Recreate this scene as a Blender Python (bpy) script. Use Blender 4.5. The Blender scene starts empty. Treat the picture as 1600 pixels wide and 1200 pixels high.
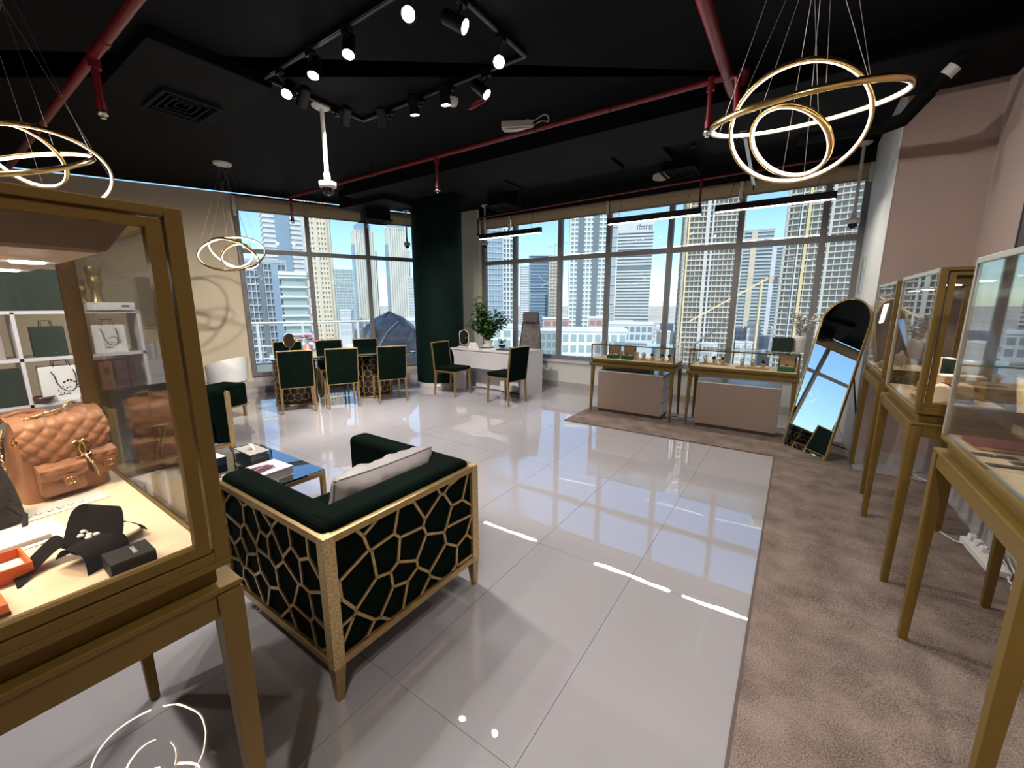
import bpy, bmesh, math, random
from mathutils import Vector, Matrix
from mathutils.geometry import delaunay_2d_cdt
random.seed(11)
S = bpy.context.scene
COL = S.collection
PI = math.pi
R = math.radians

# ------------------------------------------------------------------ camera, sky, sun, exposure
cam_d = bpy.data.cameras.new('camera'); cam = bpy.data.objects.new('camera', cam_d); COL.objects.link(cam)
cam.location = (0, 0, 1.52)
cam.rotation_euler = (R(90 - 10.85), 0, R(34.4))
cam_d.sensor_width = 36; cam_d.lens = 14.4; cam_d.clip_start = 0.05; cam_d.clip_end = 60000
S.camera = cam

SKY_STRENGTH = 0.235
SUN_POWER = 4.6
EXPOSURE = 0.1
w = bpy.data.worlds.new('sky_world'); S.world = w; w.use_nodes = True
nt = w.node_tree; nt.nodes.clear()
sky = nt.nodes.new('ShaderNodeTexSky'); sky.sky_type = 'NISHITA'
sky.sun_disc = False; sky.sun_elevation = R(58); sky.sun_rotation = R(150)
sky.air_density = 1.0; sky.dust_density = .25; sky.ozone_density = 2.0; sky.altitude = 0
bg = nt.nodes.new('ShaderNodeBackground'); bg.inputs['Strength'].default_value = SKY_STRENGTH
wo = nt.nodes.new('ShaderNodeOutputWorld')
tint = nt.nodes.new('ShaderNodeMix'); tint.data_type = 'RGBA'; tint.blend_type = 'MULTIPLY'; tint.inputs[0].default_value = 1
tint.inputs[7].default_value = (.80, .93, 1.02, 1)
nt.links.new(sky.outputs[0], tint.inputs[6]); nt.links.new(tint.outputs[2], bg.inputs[0]); nt.links.new(bg.outputs[0], wo.inputs[0])
sun_d = bpy.data.lights.new('sun', 'SUN'); sun = bpy.data.objects.new('sun', sun_d); COL.objects.link(sun)
sun_d.energy = SUN_POWER; sun_d.angle = R(0.6); sun_d.color = (1, .95, .87)
# the sun stands high behind the camera's right shoulder: facades across the street are lit, the room is not
sdir = Vector((0.45, -0.62, 1.15)).normalized()
sun.rotation_euler = sdir.to_track_quat('Z', 'Y').to_euler(); sun.location = (30, -40, 80)
vs = S.view_settings
vs.view_transform = 'Standard'; vs.look = 'None'; vs.gamma = 1; vs.use_curve_mapping = False
vs.exposure = EXPOSURE
try:
    S.cycles.caustics_reflective = False; S.cycles.caustics_refractive = False
    S.cycles.sample_clamp_indirect = 6; S.cycles.max_bounces = 10; S.cycles.transparent_max_bounces = 24
    S.cycles.glossy_bounces = 5; S.cycles.diffuse_bounces = 4
    S.cycles.use_denoising = True
except Exception:
    pass

# ------------------------------------------------------------------ mesh helpers
class MB:
    def __init__(s): s.v = []; s.f = []; s.sm = []
    def add(s, vs_, fs_, smooth=False):
        o = len(s.v); s.v += [tuple(p) for p in vs_]
        for f in fs_: s.f.append(tuple(i + o for i in f)); s.sm.append(smooth)
        return s
    def box(s, x0, y0, z0, x1, y1, z1):
        return s.add([(x0,y0,z0),(x1,y0,z0),(x1,y1,z0),(x0,y1,z0),(x0,y0,z1),(x1,y0,z1),(x1,y1,z1),(x0,y1,z1)],
                     [(0,3,2,1),(4,5,6,7),(0,1,5,4),(1,2,6,5),(2,3,7,6),(3,0,4,7)])
    def taper(s, c0, a0, b0, c1, a1, b1):
        # a square post from centre c0 (half sizes a0, b0) up to c1 (a1, b1)
        q = [(-1,-1),(1,-1),(1,1),(-1,1)]
        vv = [(c0[0]+i*a0, c0[1]+j*b0, c0[2]) for i,j in q] + [(c1[0]+i*a1, c1[1]+j*b1, c1[2]) for i,j in q]
        return s.add(vv, [(0,3,2,1),(4,5,6,7),(0,1,5,4),(1,2,6,5),(2,3,7,6),(3,0,4,7)])
    def beam(s, p, q, w_, h_, up=(0,0,1)):
        p = Vector(p); q = Vector(q); d = (q-p).normalized(); u = Vector(up)
        if abs(d.dot(u)) > .99: u = Vector((1,0,0))
        sd = d.cross(u).normalized(); u = sd.cross(d)
        vv = []
        for c in (p, q):
            for i, j in ((-1,-1),(1,-1),(1,1),(-1,1)): vv.append(c + sd*i*w_/2 + u*j*h_/2)
        return s.add(vv, [(0,3,2,1),(4,5,6,7),(0,1,5,4),(1,2,6,5),(2,3,7,6),(3,0,4,7)])
    def cyl(s, p, q, r0, r1=None, n=16, caps=True):
        r1 = r0 if r1 is None else r1
        p = Vector(p); q = Vector(q); d = (q-p).normalized()
        u = Vector((1,0,0)) if abs(d.z) > .9 else Vector((0,0,1))
        a = d.cross(u).normalized(); b = d.cross(a)
        vv = [p + (a*math.cos(2*PI*i/n) + b*math.sin(2*PI*i/n))*r0 for i in range(n)]
        vv += [q + (a*math.cos(2*PI*i/n) + b*math.sin(2*PI*i/n))*r1 for i in range(n)]
        s.add(vv, [(i, (i+1) % n, n+(i+1) % n, n+i) for i in range(n)], True)
        if caps: s.add(vv, [tuple(range(n-1,-1,-1)), tuple(range(n, 2*n))])
        return s
    def tube(s, pts, r, n=8, closed=False):
        P = [Vector(p) for p in pts]; m = len(P); vv = []; prev = None
        rr = r if isinstance(r, (list, tuple)) else [r]*m
        for i in range(m):
            if closed: t = P[(i+1) % m] - P[i-1]
            else: t = P[min(i+1, m-1)] - P[max(i-1, 0)]
            t.normalize()
            if prev is None:
                u = Vector((0,0,1)) if abs(t.z) < .9 else Vector((1,0,0)); a = t.cross(u).normalized()
            else:
                a = prev - t*prev.dot(t)
                a = a.normalized() if a.length > 1e-6 else t.orthogonal().normalized()
            prev = a; b = t.cross(a)
            for k in range(n): vv.append(P[i] + (a*math.cos(2*PI*k/n) + b*math.sin(2*PI*k/n))*rr[i])
        fs = []
        for i in range(m if closed else m-1):
            j = (i+1) % m
            for k in range(n): fs.append((i*n+k, i*n+(k+1) % n, j*n+(k+1) % n, j*n+k))
        s.add(vv, fs, True)
        if not closed: s.add(vv, [tuple(range(n-1,-1,-1)), tuple(range((m-1)*n, m*n))])
        return s
    def lathe(s, prof, n=24, c=(0,0,0), sx=1, sy=1):
        vv = []; m = len(prof)
        for r, z in prof:
            for k in range(n): vv.append((c[0]+sx*r*math.cos(2*PI*k/n), c[1]+sy*r*math.sin(2*PI*k/n), c[2]+z))
        fs = [(i*n+k, i*n+(k+1) % n, (i+1)*n+(k+1) % n, (i+1)*n+k) for i in range(m-1) for k in range(n)]
        s.add(vv, fs, True)
        s.add(vv, [tuple(range(n-1,-1,-1)), tuple(range((m-1)*n, m*n))])
        return s
    def ell(s, c, r, n=16, m=10, M=None):
        vv = []; c = Vector(c)
        for i in range(m+1):
            t = PI*i/m
            for k in range(n):
                p = Vector((r[0]*math.sin(t)*math.cos(2*PI*k/n), r[1]*math.sin(t)*math.sin(2*PI*k/n), -r[2]*math.cos(t)))
                vv.append(c + (M @ p if M else p))
        return s.add(vv, [(i*n+k, i*n+(k+1) % n, (i+1)*n+(k+1) % n, (i+1)*n+k) for i in range(m) for k in range(n)], True)
    def prism(s, poly, z0, z1, fn=None):
        n = len(poly)
        fn = fn or (lambda x, y, z: (x, y, z))
        vv = [fn(x, y, z0) for x, y in poly] + [fn(x, y, z1) for x, y in poly]
        return s.add(vv, [tuple(range(n-1,-1,-1)), tuple(range(n, 2*n))] + [(i, (i+1) % n, n+(i+1) % n, n+i) for i in range(n)])
    def grid(s, fn, nu, nv, smooth=True, wrapu=False):
        vv = [fn(i/nu, j/nv) for j in range(nv+1) for i in range(nu+1)]
        W = nu+1
        return s.add(vv, [(j*W+i, j*W+i+1, (j+1)*W+i+1, (j+1)*W+i) for j in range(nv) for i in range(nu)], smooth)
    def band(s, Rr, w_, z0, z1, n=72, M=None):
        # a ring of rectangular section: radius Rr +- w_/2, from z0 to z1 along its axis
        vv = []
        for k in range(n):
            c, q = math.cos(2*PI*k/n), math.sin(2*PI*k/n)
            for r, z in ((Rr-w_/2, z0), (Rr+w_/2, z0), (Rr+w_/2, z1), (Rr-w_/2, z1)):
                p = Vector((r*c, r*q, z)); vv.append(M @ p if M else p)
        fs = []
        for k in range(n):
            j = (k+1) % n
            for e in range(4): fs.append((k*4+e, k*4+(e+1) % 4, j*4+(e+1) % 4, j*4+e))
        return s.add(vv, fs, True)
    def quad(s, *p): return s.add(p, [tuple(range(len(p)))])
    def xf(s, M, i0=0):
        s.v = s.v[:i0] + [tuple(M @ Vector(p)) for p in s.v[i0:]]; return s

def mesh(name, mb):
    me = bpy.data.meshes.new(name); me.from_pydata(mb.v, [], mb.f); me.update()
    if any(mb.sm): me.polygons.foreach_set('use_smooth', mb.sm)
    bm = bmesh.new(); bm.from_mesh(me); bmesh.ops.recalc_face_normals(bm, faces=bm.faces); bm.to_mesh(me); bm.free()
    return me
def obj(name, mb, m, parent=None, bevel=0, sub=0, loc=None, rot=None, kind=None, label=None, seg=2):
    me = mb if isinstance(mb, bpy.types.Mesh) else mesh(name, mb)
    o = bpy.data.objects.new(name, me); COL.objects.link(o)
    if m is not None and not me.materials: me.materials.append(m)
    if parent: o.parent = parent
    if loc: o.location = loc
    if rot: o.rotation_euler = rot
    if bevel:
        b = o.modifiers.new('bevel', 'BEVEL'); b.width = bevel; b.segments = seg; b.limit_method = 'ANGLE'; b.angle_limit = R(40)
    if sub:
        b = o.modifiers.new('sub', 'SUBSURF'); b.levels = sub; b.render_levels = sub
    if kind: o['kind'] = kind
    if label: o['label'] = label
    return o
def empty(name, loc=(0,0,0), rz=0, parent=None):
    o = bpy.data.objects.new(name, None); COL.objects.link(o)
    o.location = loc; o.rotation_euler = (0, 0, rz); o.empty_display_size = .1
    if parent: o.parent = parent
    return o
def tag(o, label, cat, group=None):
    o['label'] = label; o['category'] = cat
    if group: o['group'] = group
    return o
def thing(name, label, cat, loc=(0,0,0), rz=0, group=None): return tag(empty(name, loc, rz), label, cat, group)
def dup(root, loc, rz, label=None, group=None):
    def cp(o, par):
        c = o.copy(); COL.objects.link(c); c.parent = par
        for ch in kids.get(o, []): cp(ch, c)
        return c
    kids = {}
    for o in COL.objects:
        if o.parent: kids.setdefault(o.parent, []).append(o)
    r = cp(root, None); r.location = loc; r.rotation_euler = (0, 0, rz)
    if label: r['label'] = label
    if group: r['group'] = group
    return r
def struct(o): o['kind'] = 'structure'; return o
def text(body, size, m, parent, M, name='lettering', ext=0.0004):
    c = bpy.data.curves.new(name, 'FONT'); c.body = body; c.size = size; c.extrude = ext
    c.align_x = 'CENTER'; c.align_y = 'CENTER'
    t = bpy.data.objects.new(name, c); COL.objects.link(t)
    dg = bpy.context.evaluated_depsgraph_get()
    me = bpy.data.meshes.new_from_object(t.evaluated_get(dg))
    bpy.data.objects.remove(t)
    o = bpy.data.objects.new(name, me); COL.objects.link(o); me.materials.clear(); me.materials.append(m)
    me.transform(M); o.parent = parent
    return o

# ------------------------------------------------------------------ materials
def P(name, col, rough=.5, metal=0, vary=.06, scale=12, bump=0, bscale=60, spec=.5, coat=0, coat_rough=.05, sheen=0, ior=None, emit=None, estr=0, alpha=None, coat_ior=None, detail=4, trans=0):
    m = bpy.data.materials.new(name); m.use_nodes = True
    t = m.node_tree; b = t.nodes['Principled BSDF']
    b.inputs['Roughness'].default_value = rough; b.inputs['Metallic'].default_value = metal
    b.inputs['Specular IOR Level'].default_value = spec
    if ior: b.inputs['IOR'].default_value = ior
    if coat: b.inputs['Coat Weight'].default_value = coat; b.inputs['Coat Roughness'].default_value = coat_rough
    if coat_ior: b.inputs['Coat IOR'].default_value = coat_ior
    if trans: b.inputs['Transmission Weight'].default_value = trans
    if sheen:
        b.inputs['Sheen Weight'].default_value = sheen; b.inputs['Sheen Roughness'].default_value = .4
        b.inputs['Sheen Tint'].default_value = (*[min(1, c*8+.02) for c in col], 1)
    if emit: b.inputs['Emission Color'].default_value = (*emit, 1); b.inputs['Emission Strength'].default_value = estr
    if alpha is not None: b.inputs['Alpha'].default_value = alpha
    tc = t.nodes.new('ShaderNodeTexCoord')
    if vary:
        nz = t.nodes.new('ShaderNodeTexNoise'); nz.inputs['Scale'].default_value = scale; nz.inputs['Detail'].default_value = detail
        t.links.new(tc.outputs['Object'], nz.inputs['Vector'])
        rp = t.nodes.new('ShaderNodeValToRGB')
        rp.color_ramp.elements[0].position = .3; rp.color_ramp.elements[1].position = .7
        rp.color_ramp.elements[0].color = (*[max(0, c*(1-vary)) for c in col], 1)
        rp.color_ramp.elements[1].color = (*[min(1, c*(1+vary)) for c in col], 1)
        t.links.new(nz.outputs['Fac'], rp.inputs['Fac']); t.links.new(rp.outputs['Color'], b.inputs['Base Color'])
    else: b.inputs['Base Color'].default_value = (*col, 1)
    if bump:
        n2 = t.nodes.new('ShaderNodeTexNoise'); n2.inputs['Scale'].default_value = bscale; n2.inputs['Detail'].default_value = 3
        t.links.new(tc.outputs['Object'], n2.inputs['Vector'])
        bp = t.nodes.new('ShaderNodeBump'); bp.inputs['Strength'].default_value = bump; bp.inputs['Distance'].default_value = .01
        t.links.new(n2.outputs['Fac'], bp.inputs['Height']); t.links.new(bp.outputs['Normal'], b.inputs['Normal'])
    return m
def EM(name, col, st):
    m = bpy.data.materials.new(name); m.use_nodes = True; t = m.node_tree; t.nodes.clear()
    e = t.nodes.new('ShaderNodeEmission'); o = t.nodes.new('ShaderNodeOutputMaterial')
    e.inputs[0].default_value = (*col, 1); e.inputs[1].default_value = st; t.links.new(e.outputs[0], o.inputs[0])
    return m
def GL(name, tint=(1,1,1), refl=1.0, ior=1.5):
    # thin sheet glass: clear, with a Fresnel mirror reflection
    m = bpy.data.materials.new(name); m.use_nodes = True; t = m.node_tree; t.nodes.clear()
    tr = t.nodes.new('ShaderNodeBsdfTransparent'); tr.inputs[0].default_value = (*tint, 1)
    gl = t.nodes.new('ShaderNodeBsdfGlossy'); gl.inputs['Roughness'].default_value = 0.0
    fr = t.nodes.new('ShaderNodeFresnel'); fr.inputs[0].default_value = ior
    mu = t.nodes.new('ShaderNodeMath'); mu.operation = 'MULTIPLY'; mu.inputs[1].default_value = refl; mu.use_clamp = True
    mx = t.nodes.new('ShaderNodeMixShader'); o = t.nodes.new('ShaderNodeOutputMaterial')
    t.links.new(fr.outputs[0], mu.inputs[0]); t.links.new(mu.outputs[0], mx.inputs[0])
    t.links.new(tr.outputs[0], mx.inputs[1]); t.links.new(gl.outputs[0], mx.inputs[2]); t.links.new(mx.outputs[0], o.inputs[0])
    return m
def tile_mat():
    m = P('polished_porcelain', (.405, .384, .396), .5, vary=.035, scale=1.3, spec=.05, coat=1, coat_rough=.0, coat_ior=3.1)
    t = m.node_tree; b = t.nodes['Principled BSDF']; tc = [n for n in t.nodes if n.type == 'TEX_COORD'][0]
    n2 = t.nodes.new('ShaderNodeTexNoise'); n2.inputs['Scale'].default_value = 5; n2.inputs['Detail'].default_value = 1
    t.links.new(tc.outputs['Object'], n2.inputs['Vector'])
    bp = t.nodes.new('ShaderNodeBump'); bp.inputs['Strength'].default_value = .035; bp.inputs['Distance'].default_value = .012
    t.links.new(n2.outputs['Fac'], bp.inputs['Height']); t.links.new(bp.outputs['Normal'], b.inputs['Coat Normal'])
    return m
M_tile = tile_mat()
M_grout = P('grout', (.16, .14, .135), .8)
M_base = P('baseboard_tile', (.42, .385, .365), .25, vary=.05, scale=3)
M_cream = P('cream_plaster', (.60, .50, .345), .75, vary=.03, scale=2, bump=.05, bscale=180)
M_taupe = P('taupe_plaster', (.40, .305, .265), .8, vary=.03, scale=2, bump=.08, bscale=220)
M_whitewall = P('white_plaster', (.66, .66, .63), .7, vary=.03, scale=2)
M_ceil = P('black_ceiling', (.0045, .0045, .0055), .75, vary=.2, scale=1.2, spec=.08)
M_duct = P('black_duct', (.0035, .004, .0045), .75, vary=.15, scale=3, spec=.1)
M_board = P('dark_grey_board', (.008, .0095, .0105), .8, vary=.1, scale=3, spec=.1)
M_blackmetal = P('black_metal', (.010, .010, .011), .38, metal=.3, vary=.1)
M_alu = P('window_aluminium', (.17, .158, .148), .5, metal=.1, spec=.25, vary=.04)  # darkened, so the shade of the backlit inner faces sits in the colour
M_alu2 = P('grey_aluminium', (.25, .24, .235), .5, vary=.04, spec=.25)
M_aluw = P('white_frame', (.62, .63, .62), .45, vary=.03)
M_blind = P('blind_fabric', (.66, .55, .39), .85, vary=.05, scale=90)
_t = M_blind.node_tree; _b = _t.nodes['Principled BSDF']; _o = [n for n in _t.nodes if n.type == 'OUTPUT_MATERIAL'][0]
_tr = _t.nodes.new('ShaderNodeBsdfTranslucent'); _tr.inputs[0].default_value = (.62, .50, .34, 1); _mx = _t.nodes.new('ShaderNodeMixShader'); _mx.inputs[0].default_value = .55
_t.links.new(_b.outputs[0], _mx.inputs[1]); _t.links.new(_tr.outputs[0], _mx.inputs[2]); _t.links.new(_mx.outputs[0], _o.inputs[0])
M_wglass = GL('window_glass', (.93, .965, .97), .7)
M_glass = GL('case_glass', (.985, .99, .988), .62)
M_sidegl = GL('glass_shelf_sheet', (.95, .98, .97), .7)
M_bronze = P('bronze_paint', (.150, .092, .018), .45, metal=.2, spec=.3, vary=.07, scale=6)
M_bronzel = P('champagne_metal', (.42, .38, .31), .35, metal=.5, vary=.06, scale=6)
M_gap = P('dark_gap', (.012, .009, .006), .7)
M_gold = P('brass_gold', (.42, .285, .12), .30, metal=.85, vary=.12, scale=30)
M_goldl = P('bright_gold', (.80, .56, .22), .22, metal=1, vary=.06, scale=20)
M_oldgold = P('pitted_gold', (.55, .40, .19), .36, metal=.8, vary=.35, scale=120, bump=.35, bscale=160)
M_velvet = P('green_velvet', (.0009, .0045, .0025), .9, vary=.35, scale=7, spec=.06, bump=.1, bscale=300)
M_column = P('green_column_paint', (.0011, .0085, .006), .75, vary=.2, scale=2, spec=.10, bump=.05, bscale=50)
M_felt = P('cream_board', (.80, .63, .43), .75, vary=.03, scale=20)
M_red = P('red_pipe_paint', (.155, .007, .013), .35, vary=.1, scale=8)
M_white = P('white_plastic', (.70, .69, .66), .4, vary=.03)
M_lacq = P('white_lacquer', (.66, .63, .64), .3, vary=.02, coat=.3)
M_stone = P('pale_marble_top', (.62, .60, .58), .25, vary=.12, scale=4)
M_led = EM('led_strip', (1, .76, .56), 7)
M_ledw = EM('led_diffuser', (1, .93, .80), 14)
M_lens = EM('spot_lens', (1, .93, .84), 30)
M_steel = P('bright_steel', (.55, .55, .54), .25, metal=1, vary=.05)
M_mirror = P('mirror_silver', (.86, .88, .88), .01, metal=1, vary=0)
M_smirror = P('smoky_mirror', (.42, .46, .48), .015, metal=1, vary=0)
M_black = P('black_card', (.010, .010, .011), .6, vary=.1, spec=.2)
M_paper = P('white_paper', (.74, .72, .68), .7, vary=.02)
M_taupebox = P('taupe_lacquer', (.265, .19, .15), .42, vary=.03, scale=3)
M_brown = P('dark_brown', (.045, .026, .016), .5)
M_gbox = P('deep_green_box', (.003, .021, .011), .5, vary=.1)
M_gboxl = P('mid_green_leather', (.012, .13, .025), .5, vary=.1)
M_beige = P('beige_suede', (.62, .44, .26), .8, vary=.06, scale=40)
M_tan = P('tan_leather', (.29, .135, .07), .42, vary=.10, scale=14, bump=.12, bscale=260)
M_blackq = P('black_tweed', (.018, .016, .017), .8, vary=.4, scale=60, bump=.6, bscale=120)
M_orange = P('orange_card', (.72, .13, .02), .5, vary=.04)
M_wine = P('wine_leather', (.22, .022, .035), .5, vary=.08)
M_grey = P('grey_fabric', (.10, .095, .10), .85, vary=.15, scale=60)
M_pillow = P('grey_silk', (.30, .27, .262), .45, vary=.06, scale=6, sheen=.2)
M_leaf = P('leaf_green', (.05, .165, .03), .45, vary=.5, scale=25)
M_stem = P('branch_brown', (.09, .055, .03), .8)
M_pink = P('pink_glaze', (.62, .20, .22), .35, vary=.06)
M_petal = P('magenta_petal', (.65, .10, .30), .6, vary=.2, scale=30)
M_wpetal = P('white_petal', (.80, .76, .70), .6, vary=.06)
M_cable = P('grey_cable', (.45, .44, .42), .5)
M_wire = P('steel_wire', (.35, .34, .32), .35, metal=.8)
# ------------------------------------------------------------------ room shell
LD = Vector((.4244, .9055, 0)); LN = Vector((-.9055, .4244, 0)); LA = Vector((-8.551, 3.19, 0)); LANG = math.atan2(.9055, .4244)
YW, XR, YP, XQ, ZC = 7.10, 1.19, 5.18, .60, 3.45
YB = -3.3
# floor slab and its tiles
fl = MB()
poly = [(XR+.1, YB-.1), (XR+.1, YP+.05), (XQ+.05, YP+.05), (XQ+.05, YW+.1), (-6.6, YW+.1), (-12.0, -4.4), (-12.0, YB-.1)]
fl.prism(poly, -.14, -.0035)
floor = struct(obj('floor', fl, M_grout))
tw_, th_ = .6055, 1.192
tm = mesh('tile', MB().box(-tw_/2+.0012, -th_/2+.0012, -.012, tw_/2-.0012, th_/2-.0012, 0)); tm.materials.append(M_tile)
def inside(x, y):
    if x > XR or (x > XQ and y > YP+.6) or y > YW+.3: return False
    return (Vector((x, y, 0)) - (LA - LN*.4)).dot(LN) < .6
for i in range(-18, 5):
    for j in range(-4, 7):
        x = -1.223 + (i+.5)*tw_; y = .909 + (j+.5)*th_
        if inside(x-.0, y) and y > YB-.5:
            obj('tile', tm, None, floor, loc=(x, y, 0))
struct(obj('ceiling', MB().prism(poly, ZC, ZC+.2), M_ceil))
# right hand walls
struct(obj('wall_right', MB().box(XR, YB, 0, XR+.12, YP+.12, ZC), M_taupe))
struct(obj('wall_niche', MB().box(XQ-.0, YP, 0, XR, YP+.12, ZC), M_taupe))
struct(obj('wall_return', MB().box(XQ, YP+.12, 0, XQ+.12, YW+.15, ZC), M_whitewall))
struct(obj('trim_1', MB().box(XQ-.004, YP-.004, .125, XQ, YP+.123, ZC), M_whitewall))
struct(obj('wall_back', MB().box(-12, YB-.12, 0, XR+.12, YB, ZC), M_cream))
struct(obj('baseboard_right', MB().box(XR-.014, YB, 0, XR, YP-.014, .125), M_base))
struct(obj('baseboard_niche', MB().box(XQ-.01, YP-.014, 0, XR, YP, .125), M_base))
# window wall: parapet, sill ledge, baseboard, left pier, soffit
struct(obj('wall_window', MB().box(-6.8, 6.82, 0, XQ, YW+.12, .475), M_whitewall))
struct(obj('trim_2', MB().box(-5.55, 6.79, .475, XQ, YW-.03, .50), M_aluw, bevel=.004))
struct(obj('baseboard_window', MB().box(-6.3, 6.805, 0, XQ, 6.82, .11), M_base))
struct(obj('wall_pier', MB().box(-6.8, 6.95, .475, -5.60, YW+.12, ZC), P('daylit_cream_plaster', (.80, .76, .62), .7, vary=.02)))  # cream plaster lightened: the daylight on the pier is put into its colour
struct(obj('trim_3', MB().box(-5.60, 6.99, 3.26, XQ, YW+.12, ZC), M_board))
# left window wall in its own frame (x along the wall, y outwards)
Lw = struct(empty('wall_left', LA, LANG))
obj('wall_panel', MB().box(-7.6, 0, 0, .40, .12, ZC), M_cream, Lw)
obj('wall_sill', MB().box(.40, 0, 0, 4.4, .12, .20), M_base, Lw)
obj('ceiling_edge', MB().box(.40, -.0, 3.40, 4.4, .12, ZC), M_board, Lw)
led = struct(empty('trim_4', LA, LANG))
obj('ledge_core', MB().box(-7.6, -.648, 0, 4.0, -.002, .088), M_grout, led)
for k in range(16):
    x = -5.4 + k*.6
    if x < 3.9:
        obj('riser_tile', MB().box(x+.001, -.656, .001, x+.599, -.646, .098), M_base, led)
        obj('tread_tile', MB().box(x+.001, -.656, .088, x+.599, -.002, .10), M_base, led)

def window(name, parent, xs, z0, zt, z1, zb, fr=.055, dep=.10, mat=None, y0=0.0, skip_left=False):
    # mullions at xs, sill z0, transom zt, head z1
    wd = struct(empty(name, parent.location if parent else (0,0,0), parent.rotation_euler.z if parent else 0))
    mat = mat or M_alu
    for i, x in enumerate(xs):
        obj('mullion', MB().box(x-fr/2, y0-dep*.6, z0, x+fr/2, y0+dep*.4, z1), mat, wd, bevel=.004)
    for i in range(len(xs)-1):
        a, b = xs[i]+fr/2, xs[i+1]-fr/2
        obj('transom', MB().box(a, y0-dep*.5, zt-fr/2, b, y0+dep*.4, zt+fr/2), mat, wd, bevel=.004)
        obj('sill_rail', MB().box(a, y0-dep*.5, z0, b, y0+dep*.4, z0+fr*.9), mat, wd, bevel=.004)
        obj('head_rail', MB().box(a, y0-dep*.5, z1-fr*.8, b, y0+dep*.4, z1), mat, wd, bevel=.004)
        for p, q in ((z0+fr*.9, zt-fr/2), (zt+fr/2, z1-fr*.8)):
            obj('pane', MB().box(a-.004, y0-.003, p-.004, b+.004, y0+.003, q+.004), M_wglass, wd)
    return wd
class _E: pass
pw = _E(); pw.location = Vector((0, YW, 0)); pw.rotation_euler = _E(); pw.rotation_euler.z = 0
window('window_2', pw, [-5.555, -4.77, -3.755, -2.815, -1.784, -.804, .182, .575], .50, 2.385, 3.26, 3.1, fr=.075, mat=M_alu2)
window('window_1', Lw, [.43, 1.546, 2.643, 3.74], .20, 2.49, 3.40, 3.16, fr=.075)
# roller blinds, rolled almost up
def blind(x0, x1, zb, zt, par, label, y=-.10):
    t = thing('roller_blind', label, 'blind', par.location, par.rotation_euler.z, 'roller blinds above the windows')
    obj('blind_fabric', MB().box(x0, y-.012, zb+.02, x1, y-.006, zt), M_blind, t)
    obj('hem_bar', MB().box(x0, y-.018, zb, x1, y, zb+.024), P('blind_hem', (.30, .25, .18), .6), t)
    obj('roller_tube', MB().cyl((x0, y, zt-.02), (x1, y, zt-.02), .038, n=14), M_blind, t)
    return t
bw = [(-5.52, -4.86, 'narrow beige roller blind above the desk, beside the green column'),
      (-4.80, -2.85, 'beige roller blind above the office chair at the wide window'),
      (-2.78, -.86, 'beige roller blind above the middle ceiling bar lamp'),
      (-.80, .56, 'beige roller blind nearest the taupe wall')]
for x0, x1, l in bw: blind(x0, x1, 3.045, 3.235, pw, l)
blind(.44, 2.60, 3.15, 3.385, Lw, 'long beige roller blind above the dining table window')
blind(2.68, 3.72, 3.16, 3.385, Lw, 'short beige roller blind left of the green column')
for x, pr, z0, z1, lab_ in ((-4.83, pw, 2.97, 3.24, 'white blind bracket above the left bar lamp'), (-2.815, pw, 3.03, 3.24, 'white blind bracket at the left end of the middle bar lamp'), (-.83, pw, 3.0, 3.24, 'white blind bracket between the middle and right bar lamps'), (.575, pw, 3.02, 3.24, 'white blind bracket in the corner at the pale return wall'), (2.64, Lw, 3.05, 3.39, 'white blind bracket beside the boxed diffuser'), (.42, Lw, 3.05, 3.39, 'white blind bracket at the cream wall edge of the left window')):
    b = thing('blind_bracket', lab_, 'bracket', pr.location, pr.rotation_euler.z, 'blind brackets')
    obj('plate', MB().box(x-.022, -.15, z0, x+.022, -.135, z1), M_white, b, bevel=.004)
    obj('clip', MB().box(x-.03, -.16, z0+.10, x+.03, -.135, z0+.15), M_white, b, bevel=.004)
# cable tubes of light along the blind heads: daylight gap above the blinds is left open by the 2 cm slot
# ------------------------------------------------------------------ column
cl = thing('column', 'round dark green column with pale stone base ring between the windows', 'column', (-5.60, 5.735, 0))
obj('shaft', MB().lathe([(.455, .10), (.455, ZC)], 64), M_column, cl)
obj('base_ring', MB().lathe([(.475, 0), (.475, .10), (.457, .104)], 64), M_base, cl)
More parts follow.
